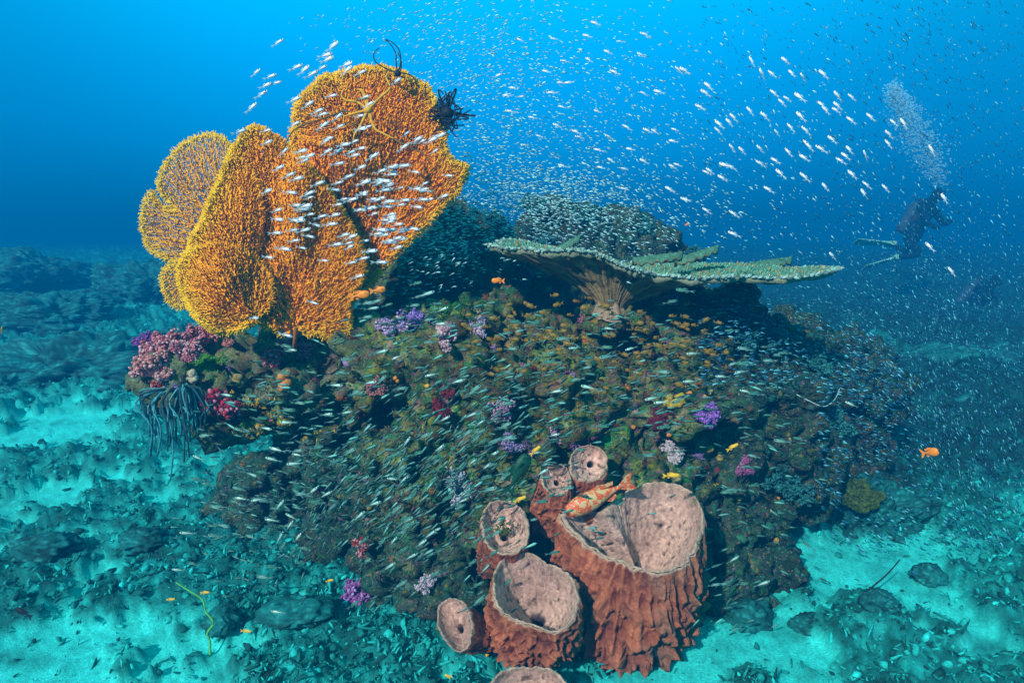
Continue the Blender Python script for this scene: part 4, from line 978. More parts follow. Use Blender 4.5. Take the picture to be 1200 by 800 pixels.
# single fish -----------------------------------------------------------------
def part_fish(name, px, py, d, L, ang, label, cat, H, W_, body_m, fin_m, tail=.22, fork=.5, spot=None, dorsal=.1, prof=None, depthc=0.0):
    root_ = empty(name, (0, 0, 0)); root_.matrix_world = Matrix.Translation(at(px, py, d)) @ fish_rot(R(ang), 0, depthc).to_4x4() @ Matrix.Scale(L, 4)
    tag(root_, label, cat)
    n, secs = 16, 18; V = []; F = []
    be = 1 - tail
    for i_ in range(secs):
        s = i_ / (secs - 1); x = .5 - s * be
        p = prof(s) if prof else (math.sin(math.pi * min(1, s * .80 + .05) ** .6) * (1 - .6 * float(sstep(.4, 1, np.array([s]))[0])) + .03)
        for k in range(n):
            an = 2 * math.pi * k / n; V.append((x, math.cos(an) * W_ / 2 * p, math.sin(an) * H / 2 * p))
    for i_ in range(secs - 1):
        for k in range(n): F.append((i_ * n + k, i_ * n + (k + 1) % n, (i_ + 1) * n + (k + 1) % n, (i_ + 1) * n + k)[::-1])
    F.append(tuple(range(n))); F.append(tuple((secs - 1) * n + k for k in range(n))[::-1])
    mesh_obj('body', V, F, body_m, parent=root_)
    def fin(nm, pts, th_=.006, y=0, sweep=0):
        V = []; F = []
        for sgn in (-1, 1):
            for (x, z) in pts: V.append((x, y + sgn * th_ + sweep * abs(z), z))
        k = len(pts); F = [tuple(range(k)), tuple(range(2 * k - 1, k - 1, -1))] + [(q, (q + 1) % k, k + (q + 1) % k, k + q)[::-1] for q in range(k)]
        mesh_obj(nm, V, F, fin_m, parent=root_, smooth=False)
    xe = .5 - be
    fin('tail_fin', [(xe + .05, .03), (xe + .05, -.03), (-.42, -H * fork), (-.5, -H * fork * 1.05), (-.5 + tail * .4, 0), (-.5, H * fork * 1.05), (-.42, H * fork)])
    dz = H * .40
    fin('dorsal_fin', [(.22, dz), (.0, dz * .9), (-.2, dz * .62), (-.22, dz * .7 + dorsal * .9), (-.1, dz * .9 + dorsal * .7), (0, dz + dorsal), (.08, dz + dorsal * .8), (.15, dz + dorsal * .7)])
    fin('anal_fin', [(-.04, -dz * .9), (-.12, -dz - dorsal * .7), (-.2, -dz * .8 - dorsal * .3), (-.2, -dz * .6)])
    for sgn in (-1, 1): fin('pectoral_fin', [(.17, -.01), (.06, -.045), (.03, -.01), (.06, .02)], .004, sgn * (W_ * .46))
    v, f = ico(2)
    for sgn in (-1, 1): mesh_obj('eye', v * np.array([.022, .012, .022]) + np.array([.39, sgn * W_ * .30, .035]), f, M_eye, parent=root_)
    return root_
# coral grouper, pale with red-orange blotches
mg, t, b = new_mat('grouper_skin'); tcn = t.nodes.new('ShaderNodeTexCoord')
v1 = t.nodes.new('ShaderNodeTexNoise'); v1.inputs['Scale'].default_value = 17; v1.inputs['Detail'].default_value = 3; t.links.new(tcn.outputs['Object'], v1.inputs['Vector'])
v2 = t.nodes.new('ShaderNodeTexVoronoi'); v2.inputs['Scale'].default_value = 52; t.links.new(tcn.outputs['Object'], v2.inputs['Vector'])
r1 = t.nodes.new('ShaderNodeValToRGB'); r1.color_ramp.elements[0].position = .455; r1.color_ramp.elements[1].position = .50; r1.color_ramp.elements[0].color = (.62, .44, .20, 1); r1.color_ramp.elements[1].color = (.72, .08, .01, 1)
r2 = t.nodes.new('ShaderNodeValToRGB'); r2.color_ramp.elements[0].position = .28; r2.color_ramp.elements[1].position = .34; r2.color_ramp.elements[0].color = (0, 0, 0, 1); r2.color_ramp.elements[1].color = (1, 1, 1, 1)
mm = t.nodes.new('ShaderNodeMix'); mm.data_type = 'RGBA'; t.links.new(v1.outputs[0], r1.inputs[0]); t.links.new(v2.outputs['Distance'], r2.inputs[0])
mm.inputs[6].default_value = (.60, .40, .18, 1)
t.links.new(r2.outputs[0], mm.inputs[0]); t.links.new(r1.outputs[0], mm.inputs[7]); t.links.new(mm.outputs[2], b.inputs['Base Color']); b.inputs['Roughness'].default_value = .5
part_fish('coral_grouper', 704, 581, 2.56, .29, 203, 'cream grouper blotched red-orange resting on the rim of the giant sponge', 'grouper', .27, .20, mg, mg, tail=.17, fork=.42, dorsal=.05, depthc=-.15)
M_dg = mat('dark_green_fish', (.008, .07, .035), rough=.5, var=.3, scale=20)
part_fish('dark_green_fish', 606, 556, 2.52, .17, 62, 'dark green fish tilted steeply beside the small sponges', 'green fish', .34, .2, M_dg, M_dg)
for (x, y, L, a, lab) in ((421, 346, .085, 10, 'orange fish at the lower right edge of the sea fans, lower of a pair'), (442, 340, .07, 8, 'orange fish right behind the other, upper of the pair by the sea fans'),
                          (584, 329, .055, 178, 'orange fish alone left of the table coral stalk'), (805, 263, .02, 20, 'tiny orange fish above the table coral')):
    sdp = surf(x, y); part_fish('orange_fish', x, y, min(2.8, sdp - .15), L, a, lab, 'orange fish', .38, .18, M_orange, M_orange)
part_fish('orange_fish', 1089, 530, 2.6, .066, 25, 'orange fish alone over dark boulders at the right', 'orange fish', .5, .26, M_orange, M_orange, depthc=-1.2)
for (x, y, a, L, lab) in ((627, 528, 40, .05, 'yellow fish above the small torn-rimmed sponge'), (609, 585, 25, .05, 'yellow fish just over the small weed-filled sponge'), (786, 557, 2, .062, 'yellow fish above the giant sponge\'s back rim'),
                          (566, 764, 145, .045, 'yellow fish below the smallest sponge, left one of two'), (592, 767, 148, .045, 'yellow fish at the foot of the medium sponge'), (527, 793, 150, .04, 'yellow fish lowest of all, near the bottom edge'),
                          (858, 524, 30, .05, 'orange-yellow fish by the tan ball sponges right of the giant sponge'), (371, 518, 80, .028, 'yellow fish hanging under the left reef ledge'),
                          (200, 702, 5, .032, 'slim yellow fish over the left rubble, left of the green whip'), (240, 694, 4, .035, 'slim yellow fish crossing the green whip'),
                          (288, 739, -5, .04, 'slim yellow fish over the dark stone near the whip foot'), (2, 387, 85, .03, 'tiny yellow fish at the left picture edge'), (386, 680, 15, .03, 'slim yellow fish above the purple ball coral')):
    part_fish('yellow_fish', x, y, min(2.42 if y > 500 else 2.7, surf(x, y) - .08), L, a, lab, 'yellow fish', .26, .14, M_yellow, M_yellow)
part_fish('dark_fish', 28, 718, 2.55, .075, 150, 'black slender fish low over the sand at the left edge', 'dark fish', .3, .15, M_black, M_black)

# ------------------------------------------------------------------ soft corals, sponges and weed one can point at
def clump_bits(nb, size, rnd, flat=.8, poly=.18, npol=26):
    """trunk and branches (V,F) and the polyp knots on them"""
    tv, tf, pl = [], [], []
    def add(v, f):
        o = len(tv); tv.extend(v); tf.extend([tuple(q + o for q in z) for z in f])
    for b in range(nb):
        d = Vector((rnd.gauss(0, .75), rnd.gauss(0, .75), .75)).normalized(); L = size * rnd.uniform(.6, 1.0)
        mid = d * L * .5 + Vector((rnd.gauss(0, .06), rnd.gauss(0, .06), 0)) * size; end = d * L * Vector((1, 1, flat)).length / 1.7
        v, f = tube([(0, 0, -.1 * size), mid, end], [size * .12, size * .09, size * .05], 6); add(v, f)
        for c in range(npol):
            u = Vector((rnd.gauss(0, 1), rnd.gauss(0, 1), rnd.gauss(0, 1))).normalized() * size * rnd.uniform(.1, .28)
            pl.append((end * rnd.uniform(.65, 1.05) + u, size * poly * rnd.uniform(.3, .75)))
    return tv, tf, pl
def soft_coral(px, py, size, col, label, kind='soft_coral', n=9, seed=0, tip=(.9, .75, .75), droop=False, cat='soft coral', poly=.17, stemcol=None, onground=False, npol=26):
    rnd = random.Random(seed * 13 + 5); size *= 1.45
    if onground: p = ghit(px, py); nn = Vector((0, 0, 1))
    else:
        h = hit(px, py)
        if not h and py > 560: p = ghit(px, py); nn = Vector((0, -.2, .9))
        elif not h: p = at(px, py, 3.1); nn = Vector((0, -.5, .8))
        else: p, nn = h[0], h[1]
    if nn.dot(CAM - p) < 0: nn = -nn
    dirv = (nn * .7 + Vector((0, 0, -.6 if droop else .6)) + Vector((0, -.3, 0))).normalized()
    Rm_ = align(np.array(dirv))
    tv, tf, pl = clump_bits(n, size, rnd, poly=poly, npol=npol)
    root_ = empty(kind, tuple(p)); tag(root_, label, cat)
    V = np.array([tuple(v) for v in tv]) @ Rm_.T
    sc_ = stemcol or tuple(min(1, c * .7 + .15) for c in col)
    mesh_obj('stem', V, tf, M_polyp, parent=root_, col=np.tile(sc_, (len(V), 1)))
    v1_, f1_ = ico(1); VV, FF, CC = [], [], []; off = 0
    for (c, s) in pl:
        q = v1_ * (1 + .35 * np.random.rand(len(v1_), 1)) * s + np.array(tuple(c)); VV.append(q); FF.append(f1_ + off); off += len(v1_)
        k = rnd.random(); cc = np.array(col) * rnd.uniform(.6, 1.25); 
        if k > .7: cc = cc * .4 + np.array(tip) * .6 * rnd.uniform(.6, 1)
        CC.append(np.tile(cc, (len(v1_), 1)))
    V = np.vstack(VV) @ Rm_.T
    mesh_obj('polyps', V, np.vstack(FF), M_polyp, parent=root_, col=np.clip(np.vstack(CC), .01, 1), smooth=False)
    return root_
PK = (.52, .16, .20); RD = (.55, .05, .06); CR = (.42, .012, .05); PU = (.20, .06, .30); LI = (.38, .26, .50); RO = (.50, .24, .26); MG = (.35, .04, .26)
SC = [(190, 412, .075, PK, 'pink soft coral, big bushy one at the reef ledge\'s left tip'), (183, 438, .07, (.55, .22, .20), 'salmon pink soft coral directly below the bushy pink one at the ledge tip'), (212, 420, .055, PK, 'pink soft coral left of the bright green weed'),
      (228, 400, .06, (.48, .12, .17), 'rose soft coral just under the sea fan\'s lowest frill'), (247, 398, .055, (.50, .14, .16), 'rose-red soft coral below the middle of the sea fan\'s frill'), (268, 405, .03, (.6, .2, .16), 'small salmon soft coral above the green weed'),
      (172, 402, .04, PU, 'dark violet soft coral, leftmost on the reef ledge'), (325, 418, .06, (.62, .12, .12), 'coral-red soft coral on the middle of the ledge under the sea fans'), (347, 402, .05, PK, 'pink soft coral against the base of the front sea fan'),
      (363, 413, .045, (.60, .13, .22), 'hot pink soft coral at the right end of the ledge'), (335, 398, .04, (.45, .10, .15), 'small dark pink soft coral behind the coral-red one'), (188, 452, .035, (.4, .02, .02), 'small blood-red soft coral above the hanging feather star'),
      (456, 388, .06, LI, 'lilac soft coral right of the dark gap beside the sea fans'), (485, 383, .06, (.24, .16, .46), 'violet soft coral beside the lilac one'), (519, 398, .055, (.45, .26, .30), 'dusty pink soft coral right of the violet one'),
      (562, 388, .045, (.42, .34, .48), 'pale lilac soft coral below the dark green weed patch'), (780, 350, .05, (.32, .04, .16), 'maroon soft coral right of the table coral stalk'), (612, 322, .045, (.22, .04, .08), 'dark red soft coral under the table coral\'s left end'),
      (826, 488, .045, (.26, .12, .46), 'bright violet soft coral right of the yellow sponge cluster'), (590, 478, .05, (.32, .16, .30), 'mauve soft coral at the centre of the reef face'), (600, 525, .045, (.30, .22, .42), 'lilac soft coral above the dark green fish'),
      (648, 507, .04, (.36, .18, .34), 'mauve soft coral above the topmost sponges'), (535, 572, .06, (.34, .40, .52), 'pale blue-grey soft coral left of the small weed-filled sponge'), (420, 700, .062, (.30, .09, .36), 'round purple and magenta ball coral at the reef foot'),
      (866, 545, .045, (.26, .08, .20), 'plum soft coral right of the tan sponges'), (790, 530, .05, (.42, .40, .42), 'greyish white soft coral above the giant sponge'), (525, 475, .055, (.14, .012, .02), 'dark wine-red coral knot left of the reef centre'),
      (775, 497, .05, (.12, .01, .025), 'dark crimson coral knot below the yellow sponges'), (425, 640, .04, (.38, .03, .03), 'small red soft coral low on the left reef face'), (503, 687, .035, (.55, .45, .55), 'whitish coral knob left of the medium sponge'),
      (440, 455, .045, (.30, .12, .12), 'brownish pink soft coral right of the ledge end'), (675, 590, .03, (.3, .06, .04), 'small rust coral tuft between the sponges')]
for k, (x, y, s, c, lab) in enumerate(SC):
    ball = 'ball coral' in lab
    soft_coral(x, y, s, c, lab, seed=k, n=14 if ball else 10, poly=.10 if ball else .10, tip=(.70, .50, .95) if ball else (.85, .66, .68) if c[0] > .3 else tuple(min(1, q * 2) for q in c), npol=85)
soft_coral(262, 462, .085, CR, 'crimson soft coral drooping below the reef ledge', seed=77, n=12, droop=True, tip=(.9, .4, .5), npol=85, poly=.10)

def ball_sponge(px, py, s, col, label, seed, n=4):
    h = hit(px, py)
    p, nn = (h[0], h[1]) if h else (at(px, py, 3), Vector((0, -1, 0)))
    rnd = random.Random(seed); v, f = ico(3); VV, FF = [], []; off = 0
    for k in range(n):
        q = v * s * rnd.uniform(.45, .75) * (1 + .25 * fbm(v + seed + k, 2, 3, seed))[:, None] + np.array([rnd.gauss(0, s * .45), -s * .2, rnd.gauss(0, s * .4)]) * (1 if n > 1 else 0)
        VV.append(q); FF.append(f + off); off += len(v)
    V = np.vstack(VV); cc = np.array(col) * (1 + .3 * fbm(V, 60, 2, seed)[:, None])
    o = mesh_obj('ball_sponge', V, np.vstack(FF), M_growth, col=np.clip(cc, .01, 1)); o.location = p + nn * s * .15
    return tag(o, label, 'sponge')
OR = (.75, .28, .04); YS = (.55, .40, .04); TN = (.50, .36, .10)
for k, (x, y, s, c, n, lab) in enumerate([(788, 470, .034, YS, 9, 'yellow sponge cluster of knobs high on the right reef face'), (808, 462, .018, OR, 2, 'orange ball sponge just right of the yellow cluster'), (824, 465, .016, OR, 2, 'small orange ball sponge second right of the yellow cluster'),
        (834, 457, .018, (.35, .32, .14), 2, 'olive-tan ball sponge above the violet coral'), (742, 500, .018, OR, 1, 'single round orange sponge left of the dark crimson coral'), (784, 508, .020, OR, 3, 'orange sponge knobs below the yellow cluster'),
        (832, 527, .022, (.45, .30, .05), 2, 'mustard ball sponge touching the red-brown cup, right of the reef centre'), (846, 537, .024, TN, 3, 'tan ball sponges, lower right of the mustard one'), (864, 582, .022, YS, 4, 'yellow-tan sponge lumps right of the giant sponge rim'),
        (912, 584, .016, OR, 1, 'orange oval sponge right of the yellow-tan lumps'), (902, 598, .018, TN, 1, 'tan sponge below the orange oval'), (925, 514, .016, TN, 1, 'tan ball sponge far right on the reef face'),
        (906, 634, .018, (.4, .25, .04), 2, 'brown-yellow sponge low right of the giant sponge'), (332, 447, .030, (.62, .24, .06), 5, 'orange crust sponge on the front of the ledge'), (222, 441, .028, (.55, .50, .34), 4, 'cream crust sponge below the bright green weed'),
        (365, 433, .024, (.5, .5, .2), 4, 'pale yellow sponge at the ledge corner'), (465, 442, .014, OR, 2, 'orange sponge dot on the upper left reef face'), (500, 452, .016, (.7, .42, .05), 2, 'amber sponge dot left of the wine-red knot'),
        (580, 393, .012, (.85, .45, .03), 1, 'bright yellow sponge dot beside the pale lilac coral'), (682, 397, .022, (.45, .13, .03), 3, 'rust sponge patch under the golden shoal'), (632, 448, .016, YS, 3, 'yellow sponge specks in the middle of the reef'),
        (280, 445, .024, (.30, .24, .08), 5, 'olive-brown crust lumps in the middle of the ledge edge')]):
    ball_sponge(x, y, s, c, lab, 40 + k, n)
def weed(px, py, w_, h_, n, label, m, seed, name='green_weed', dxy=None):
    """a mat of short blades following the rock"""
    rnd = random.Random(seed); VV, FF = [], []; off = 0; base = None
    for k in range(n):
        x = px + rnd.gauss(0, w_); y = py + rnd.gauss(0, h_); h = hit(x, y)
        if not h or rnd.random() < .05: continue
        if base is None: base = np.array(h[0])
        v, f = tufts[k % 8]; VV.append((v * rnd.uniform(.010, .020)) @ align(np.array(h[1] + Vector((0, 0, .5)))).T + np.array(h[0]) - base); FF.append(f + off); off += len(v)
    if not VV: return
    o = mesh_obj(name, np.vstack(VV), np.vstack(FF), m); o.location = base; return tag(o, label, 'weed' if 'weed' in name else 'coral')
weed(241, 424, 11, 4, 260, 'bright green weed mat between the pink soft corals on the ledge', M_green, 3)
weed(530, 358, 14, 6, 200, 'dark green weed patch left of the table coral stalk', mat('weed_dark', (.02, .14, .02), var=.4), 4)
M_yc = mat('yellow_polyp', (.75, .48, .02), var=.3, scale=300)
weed(335, 502, 26, 9, 150, 'yellow cup corals sprinkled under the left ledge', M_yc, 5, name='yellow_cup_coral')
weed(288, 478, 16, 10, 150, 'yellow cup corals right beside the crimson drooping soft coral', M_yc, 6, name='yellow_cup_coral')
# green coral head on the dark boulder
soft_coral(1008, 598, .085, (.045, .09, .012), 'olive-yellow leafy coral capping the dark boulder at the right', kind='leafy_coral', seed=90, n=16, cat='leafy coral', tip=(.10, .15, .015), poly=.13, npol=90) 
bpy.data.objects['leafy_coral'].location = at(1008, 590, 3.56)
# bushy teal corals on the rear hump and right flank
TEALC = [(500, 300, .09, 'left of the table coral, nearest the sea fan'), (540, 270, .09, 'at the rear hump\'s left slope'), (575, 232, .08, 'high on the rear hump under the thickest fish cloud'), (625, 215, .09, 'on the crest of the rear hump'), (560, 305, .09, 'below the table coral\'s left tip'),
         (690, 225, .08, 'on the crest behind the table coral\'s middle'), (760, 240, .08, 'on the rear crest above the table coral\'s blades'), (815, 270, .07, 'at the rear hump\'s right slope'), (905, 400, .08, 'on the right shoulder below the plate\'s tip'), (950, 430, .08, 'on the right shoulder beside the pale wire'),
         (905, 560, .07, 'on the right reef face, lower down'), (935, 580, .08, 'low on the right flank near the boulder'), (870, 395, .06, 'just under the table coral\'s right half'), (980, 500, .08, 'at the far right flank of the reef'), (640, 262, .08, 'on the rear hump right above the table coral\'s left blade')]
for k, (x, y, s, w_) in enumerate(TEALC):
    y += 32 if x > 530 and y < 280 else 0
    if not hit(x, y): continue
    soft_coral(x, y, s, (.015, .13, .13), 'bushy teal coral ' + w_, kind='bushy_coral', seed=120 + k, n=14, cat='bushy coral', tip=(.05, .30, .30), poly=.09, npol=30, stemcol=(.01, .10, .10))

# ------------------------------------------------------------------ feather stars
def arm_tube(path, r0, r1, nseg=18):
    """smooth path through the points"""
    P = [Vector(p) for p in path]; out_ = []
    Q = [P[0]] + P + [P[-1]]
    for i_ in range(1, len(Q) - 2):
        for s in range(nseg // max(1, len(P) - 1)):
            t_ = s / (nseg // max(1, len(P) - 1)); a, b, c, d = Q[i_ - 1], Q[i_], Q[i_ + 1], Q[i_ + 2]
            out_.append(.5 * ((2 * b) + (c - a) * t_ + (2 * a - 5 * b + 4 * c - d) * t_ ** 2 + (3 * b - a - 3 * c + d) * t_ ** 3))
    out_.append(P[-1]); n_ = len(out_)
    return out_, [r0 + (r1 - r0) * i_ / (n_ - 1) for i_ in range(n_)]
def feather_star(name, paths, label, r0, r1, core_m, pin_m, pin=.01, step=.004, body=.02, seed=1, alt=False):
    rnd = random.Random(seed); c = Vector(paths[0][0]); root_ = empty(name, tuple(c)); tag(root_, label, 'feather star')
    v, f = ico(2); mesh_obj('body', v * body, f, core_m, parent=root_)
    for path in paths:
        pts, rad = arm_tube([Vector(p) - c for p in path], r0, r1); V, F = tube(pts, rad, 5); MI = [0] * len(F)
        # pinnules: thin side barbs
        acc = 0
        for i_ in range(1, len(pts)):
            a, b = pts[i_ - 1], pts[i_]; L = (b - a).length; k = max(1, int(L / step)); dv = (b - a).normalized()
            s_ = dv.cross(Vector((0.05, 1, .1))).normalized()
            for q in range(k):
                p = a.lerp(b, q / k); taper = 1 - .6 * i_ / len(pts)
                for sg in (-1, 1):
                    e_ = p + s_ * sg * pin * taper + dv * pin * .5 + Vector((rnd.gauss(0, .001), rnd.gauss(0, .003), rnd.gauss(0, .001)))
                    o = len(V); w_ = dv * (pin * .12)
                    V += [tuple(p - w_), tuple(p + w_), tuple(e_), tuple(p + Vector((0, .0016, 0)))]; F += [(o, o + 1, o + 2), (o, o + 2, o + 3), (o + 1, o + 3, o + 2)]; MI += [1] * 3
        mesh_obj('arm', V, F, [core_m, pin_m] if (not alt or paths.index(path) % 2) else [pin_m, pin_m], parent=root_, mi=MI)
    return root_
M_pale = mat('pale_pinnule', (.05, .27, .32), var=.4); M_arm = mat('dark_teal_arm', (.012, .06, .08), var=.5)
paths = []; rnd = random.Random(4); c0 = at(213, 458, 2.86)
for k in range(40):
    t_ = k / 39; x0 = 172 + t_ * 66; xe = 170 + t_ * 72 + rnd.gauss(0, 4); ye = 488 + 34 * math.sin(t_ * 3.1) ** .5 + rnd.gauss(0, 12)
    dd = 2.86 - rnd.uniform(0, .08)
    paths.append([c0, at(x0 * .6 + 213 * .4, 455 + rnd.gauss(0, 2), dd - .02), at((x0 + xe) / 2 + (8 if t_ < .5 else -2) * 0 + rnd.gauss(0, 5) - 9 * (1 - t_), 470 + rnd.gauss(0, 6), dd - .05), at((x0 * .3 + xe * .7) + rnd.gauss(0, 2), (470 + ye) / 2, dd - .05), at(xe, ye, dd)])
feather_star('feather_star', paths, 'black and pale-blue feather star hanging its arms off the ledge\'s left tip', .0045, .0030, M_arm, M_pale, pin=.009, step=.0035, body=.025, seed=2, alt=True)
zz = lambda L, d: [at(340 + a / 4.444, 40 + b / 4.444, d) for a, b in L]
M_ys = mat('yellow_star', (.72, .36, .02), var=.2); M_yd = mat('yellow_star_dark', (.16, .11, .02), var=.3)
dS = 2.70
feather_star('feather_star', [zz([(405, 395), (375, 300), (345, 290)], dS), zz([(405, 395), (470, 330), (520, 280), (500, 225), (515, 195)], dS), zz([(405, 395), (365, 480), (335, 525), (330, 560)], dS), zz([(405, 395), (340, 412), (280, 430)], dS),
    zz([(405, 395), (350, 355), (290, 345), (268, 320), (278, 290)], dS), zz([(405, 395), (422, 430), (415, 465)], dS), zz([(405, 395), (440, 490), (480, 515), (540, 545)], dS), zz([(405, 395), (400, 340), (370, 285)], dS)],
    'yellow feather star sprawled on the upper right of the tall orange sea fan', .0065, .003, M_ys, M_ys, pin=.006, step=.006, body=.018, seed=5)
feather_star('brittle_star', [zz([(540, 545), (620, 590), (690, 620), (715, 655), (735, 678)], dS + .02), zz([(540, 545), (560, 560), (600, 572)], dS + .02)], 'thin olive brittle star arm trailing right across the tall sea fan', .004, .002, M_yd, M_yd, pin=.003, step=.006, body=.006, seed=6)
bpy.data.objects['brittle_star']['category'] = 'brittle star'
b2 = feather_star('brittle_star', [zz([(280, 400), (170, 440), (80, 470), (20, 500), (-20, 560), (-40, 620)], dS), zz([(280, 400), (300, 405), (320, 400)], dS)], 'thin dark brittle star arm curving left down the tall sea fan', .004, .002, M_yd, M_black, pin=.003, step=.006, body=.006, seed=7)
b2['category'] = 'brittle star'
dS = 2.95
feather_star('feather_star', [zz([(560, 205), (552, 150), (550, 100), (520, 50), (495, 30)], dS), zz([(560, 205), (575, 150), (570, 90), (540, 50), (500, 28)], dS), zz([(560, 205), (500, 180), (445, 145), (436, 100), (465, 72)], dS),
    zz([(560, 205), (600, 205), (640, 225), (655, 260)], dS), zz([(560, 205), (575, 190), (578, 140), (560, 95)], dS)], 'black feather star with looping arms on top of the tall sea fan', .0035, .002, M_black, M_black, pin=.004, step=.006, body=.015, seed=8)
rnd = random.Random(12); c0 = at(524, 133, 3.0); paths = []
for k in range(38):
    an = rnd.uniform(0, 6.283); L = rnd.uniform(.05, .10); dirv = RT * math.cos(an) * .6 + UP * math.sin(an) + FWD * rnd.uniform(-.6, .6); side = RT * rnd.gauss(0, .03) + UP * rnd.gauss(0, .03)
    paths.append([c0, c0 + dirv * L * .5 + side, c0 + dirv * L * .9 + side * .5, c0 + dirv * L * 1.0 - side])
feather_star('feather_star', paths, 'black bushy feather star clinging to the tall sea fan\'s right edge', .0045, .0025, M_black, M_black, pin=.010, step=.004, body=.03, seed=9)

# ------------------------------------------------------------------ whips and wires
def whip(name, pts, r, m, label, cat):
    c = pts[0]; P, rad = arm_tube([Vector(p) - c for p in pts], r, r * .6, 36); V, F = tube(P, rad, 6); o = mesh_obj(name, V, F, m); o.location = c
    return tag(o, label, cat)
M_whip = mat('whip_green', (.12, .50, .10), var=.25)
g = [ghit(246, 768)]
dd = (g[0] - CAM).dot(FWD)
whip('whip_coral', [g[0], at(246, 752, dd), at(243, 741, dd), at(250, 729, dd), at(241, 716, dd), at(237, 702, dd), at(222, 692, dd), at(206, 682, dd)], .0045, M_whip, 'thin bright green whip coral winding up from the left rubble', 'whip coral')
M_wire = mat('wire_pale', (.35, .55, .52), var=.2); dd = surf(940, 470) - .08
whip('wire_coral', [at(905, 452, dd), at(925, 458, dd - .03), at(945, 468, dd - .05), at(965, 476, dd - .06), at(978, 468, dd - .05), at(984, 455, dd)], .0028, M_wire, 'pale wire coral curving off the right reef shoulder', 'wire coral')
g0 = ghit(1012, 697); dd = (g0 - CAM).dot(FWD)
whip('sea_whip', [g0, at(1025, 685, dd), at(1040, 672, dd), at(1055, 655, dd)], .004, M_black, 'thin dark sea whip leaning right at the edge of the right sand', 'sea whip')

# ------------------------------------------------------------------ divers
def skin_body(name, verts, edges, radii, m, parent, sub=2):
    me = bpy.data.meshes.new(name); me.from_pydata([tuple(v) for v in verts], edges, []); o = bpy.data.objects.new('tmp_skin', me); C.objects.link(o)
    sk = o.modifiers.new('s', 'SKIN'); sk.use_smooth_shade = True
    for i_, r_ in enumerate(radii): me.skin_vertices[0].data[i_].radius = (r_, r_)
    me.skin_vertices[0].data[0].use_root = True
    ss = o.modifiers.new('u', 'SUBSURF'); ss.levels = sub; ss.render_levels = sub
    d = bpy.context.evaluated_depsgraph_get(); d.update(); m2 = bpy.data.meshes.new_from_object(o.evaluated_get(d)); bpy.data.objects.remove(o)
    m2.name = name; m2.materials.clear(); m2.materials.append(m); o2 = bpy.data.objects.new(name, m2); C.objects.link(o2); o2.parent = parent
    return o2
M_skin = mat('skin', (.35, .20, .14)); M_finp = mat('pale_green_fins', (.22, .62, .42), var=.1); M_tank = mat('tank', (.03, .06, .09), rough=.6, var=.1, spec=.1); M_mask = mat('mask', (.01, .012, .015), rough=.15); M_vest = mat('vest', (.012, .014, .02), var=.3)
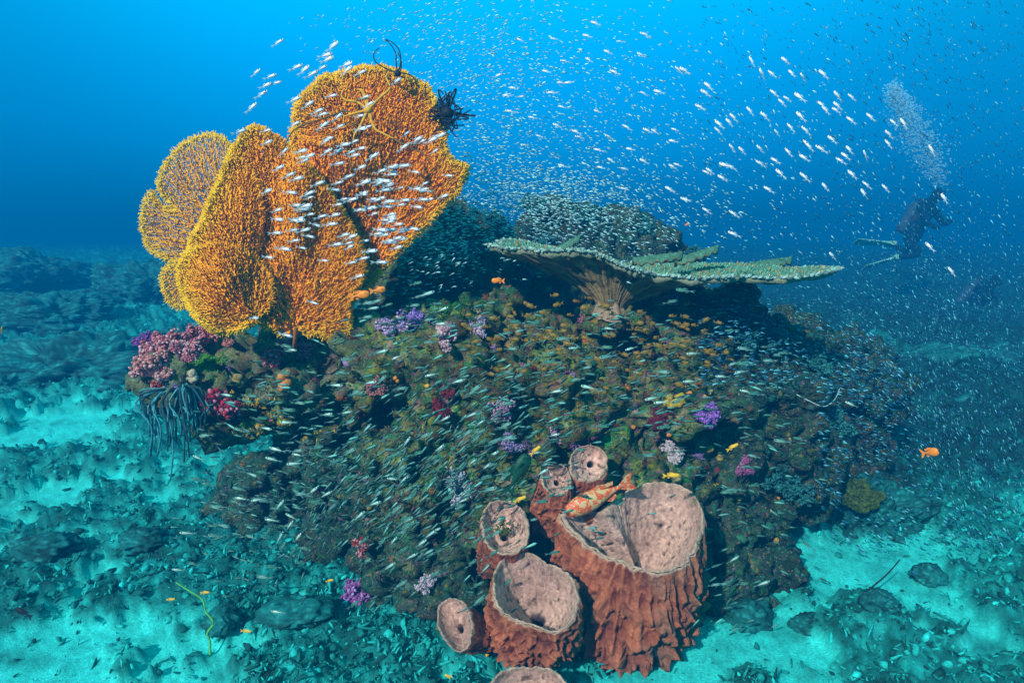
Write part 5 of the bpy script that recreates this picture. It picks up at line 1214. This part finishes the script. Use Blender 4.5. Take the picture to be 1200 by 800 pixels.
def diver(J, d, label, finm, dz):
    """J: pixel joints; dz: small depth offsets so that left and right limbs part"""
    g = lambda k: at(J[k][0], J[k][1], d + (J[k][2] if len(J[k]) > 2 else 0))
    keys = ['hip', 'waist', 'chest', 'neck', 'headb', 'headt', 'shl', 'ell', 'hal', 'shr', 'elr', 'har', 'hpl', 'knl', 'anl', 'hpr', 'knr', 'anr']
    pos = [g(k) for k in keys]; base = pos[0]
    root_ = empty('person', tuple(base)); tag(root_, label, 'person')
    P = [p - base for p in pos]
    E = [(0, 1), (1, 2), (2, 3), (3, 4), (4, 5), (2, 6), (6, 7), (7, 8), (2, 9), (9, 10), (10, 11), (0, 12), (12, 13), (13, 14), (0, 15), (15, 16), (16, 17)]
    rad = [.15, .14, .17, .065, .095, .085, .085, .055, .04, .085, .055, .04, .11, .07, .05, .11, .07, .05]
    skin_body('body', P, E, rad, M_dark, root_)
    # hood, mask, regulator
    hc = (P[4] + P[5]) / 2; face = (at(J['face'][0], J['face'][1], d - .02) - base - hc).normalized()
    v, f = ico(3); Rm_ = align(np.array(face)); mesh_obj('mask', (v * np.array([.085, .055, .04])) @ Rm_.T + np.array(hc + face * .085), f, M_mask, parent=root_)
    mesh_obj('regulator', (v * .035) @ Rm_.T + np.array(hc + face * .10 - (P[5] - P[4]).normalized() * .08), f, M_vest, parent=root_)
    # tank on the back, with valve
    ax = (P[2] - P[0]).normalized(); back = -(face - ax * face.dot(ax)).normalized(); c = (P[0] + P[2]) / 2 + back * .22
    V, F = tube([c - ax * .33, c - ax * .31, c - ax * .2, c + ax * .22, c + ax * .29, c + ax * .33], [.04, .085, .092, .092, .07, .025], 20); tk = mesh_obj('tank', V, F, M_tank, parent=root_)
    V, F = tube([c + ax * .33, c + ax * .39], [.025, .028], 10); mesh_obj('valve', V, F, M_vest, parent=tk)
    v, f = ico(3); mesh_obj('buoyancy_vest', (v * np.array([.2, .14, .26])) @ align(np.array(ax)).T + np.array((P[0] * .35 + P[2] * .65) + back * .04), f, M_vest, parent=root_)
    V, F = tube([c + ax * .36, c + ax * .45 + face * .1, hc + face * .14 + ax * .02, hc + face * .11 - ax * .06], .014, 6); mesh_obj('hose', V, F, M_vest, parent=root_)
    # fins
    for (kk, tip) in ((14, 'ftl'), (17, 'ftr')):
        a = P[kk]; b = g(tip) - base; dv = (b - a); L = dv.length; dv.normalize(); sd_ = dv.cross(Vector((0, .5, 1))).normalized(); nv = dv.cross(sd_)
        VV = []; prof = [(-.08, .05, .045), (.04, .055, .04), (.15, .07, .02), (.4, .09, .010), (.75, .115, .006), (1.0, .12, .004)]
        for (t_, w_, h_) in prof:
            q = a + dv * (L * t_)
            for (sx_, sz_) in ((-1, -1), (1, -1), (1, 1), (-1, 1)): VV.append(tuple(q + sd_ * (w_ * sx_) + nv * (h_ * sz_)))
        F = [(i_ * 4 + k, i_ * 4 + (k + 1) % 4, (i_ + 1) * 4 + (k + 1) % 4, (i_ + 1) * 4 + k) for i_ in range(len(prof) - 1) for k in range(4)] + [(3, 2, 1, 0), tuple(len(prof) * 4 - 4 + k for k in range(4))]
        mesh_obj('fin', VV, F, finm, parent=root_, smooth=False)
    return root_
diver(dict(hip=(1068, 276), waist=(1076, 262), chest=(1086, 246), neck=(1093, 234), headb=(1097, 229), headt=(1101, 220), face=(1110, 232),
           shl=(1080, 240, -.15), ell=(1086, 262, -.3), hal=(1102, 268, -.35), shr=(1096, 248, .15), elr=(1106, 264, .2), har=(1116, 258, .2),
           hpl=(1064, 278, -.1), knl=(1078, 298, -.25), anl=(1050, 302, -.1), hpr=(1070, 282, .1), knr=(1062, 296, .2), anr=(1046, 286, .3), ftl=(1012, 314, -.1), ftr=(1002, 283, .3)), 12.5,
      'scuba diver in black suit with pale green fins, hovering in the hazy blue at right', M_finp, 0)
diver(dict(hip=(1135, 362), waist=(1143, 352), chest=(1153, 342), neck=(1161, 334), headb=(1165, 330), headt=(1170, 323), face=(1176, 336),
           shl=(1148, 336, -.15), ell=(1158, 354, -.3), hal=(1172, 356, -.3), shr=(1160, 346, .15), elr=(1170, 360, .2), har=(1180, 354, .2),
           hpl=(1132, 364, -.1), knl=(1120, 378, -.2), anl=(1102, 372, -.1), hpr=(1138, 368, .1), knr=(1130, 384, .2), anr=(1110, 388, .2), ftl=(1078, 368, -.1), ftr=(1086, 396, .2)), 12.5,
      'second scuba diver in dark gear, lower right of the first and barely visible', M_vest, 0)
# exhaled bubbles
v, f = ico(1); rnd = random.Random(3)
mb, t, b = new_mat('bubble'); b.inputs['Base Color'].default_value = (.3, .7, .85, 1); b.inputs['Roughness'].default_value = .2; b.inputs['Alpha'].default_value = .28
VV, FF = [], []; off = 0
for k in range(2600):
    u = rnd.random() ** .8; x = 1103 - 58 * u + rnd.gauss(0, 3 + 9 * math.sin(math.pi * min(1, u * .9 + .05))); y = 214 - 112 * u + rnd.gauss(0, 5)
    p = at(x, y, 12.4 + rnd.gauss(0, .15)); s = rnd.uniform(.006, .026); VV.append(v * s * np.array([1.2, 1, .7]) + np.array(p)); FF.append(f + off); off += len(v)
o = mesh_obj('bubbles', np.vstack(VV), np.vstack(FF), mb); tag(o, 'plume of exhaled bubbles rising from the diver', 'bubbles', kind='stuff')

print('verts', sum(len(m.vertices) for m in bpy.data.meshes), 'objects', len(bpy.data.objects))
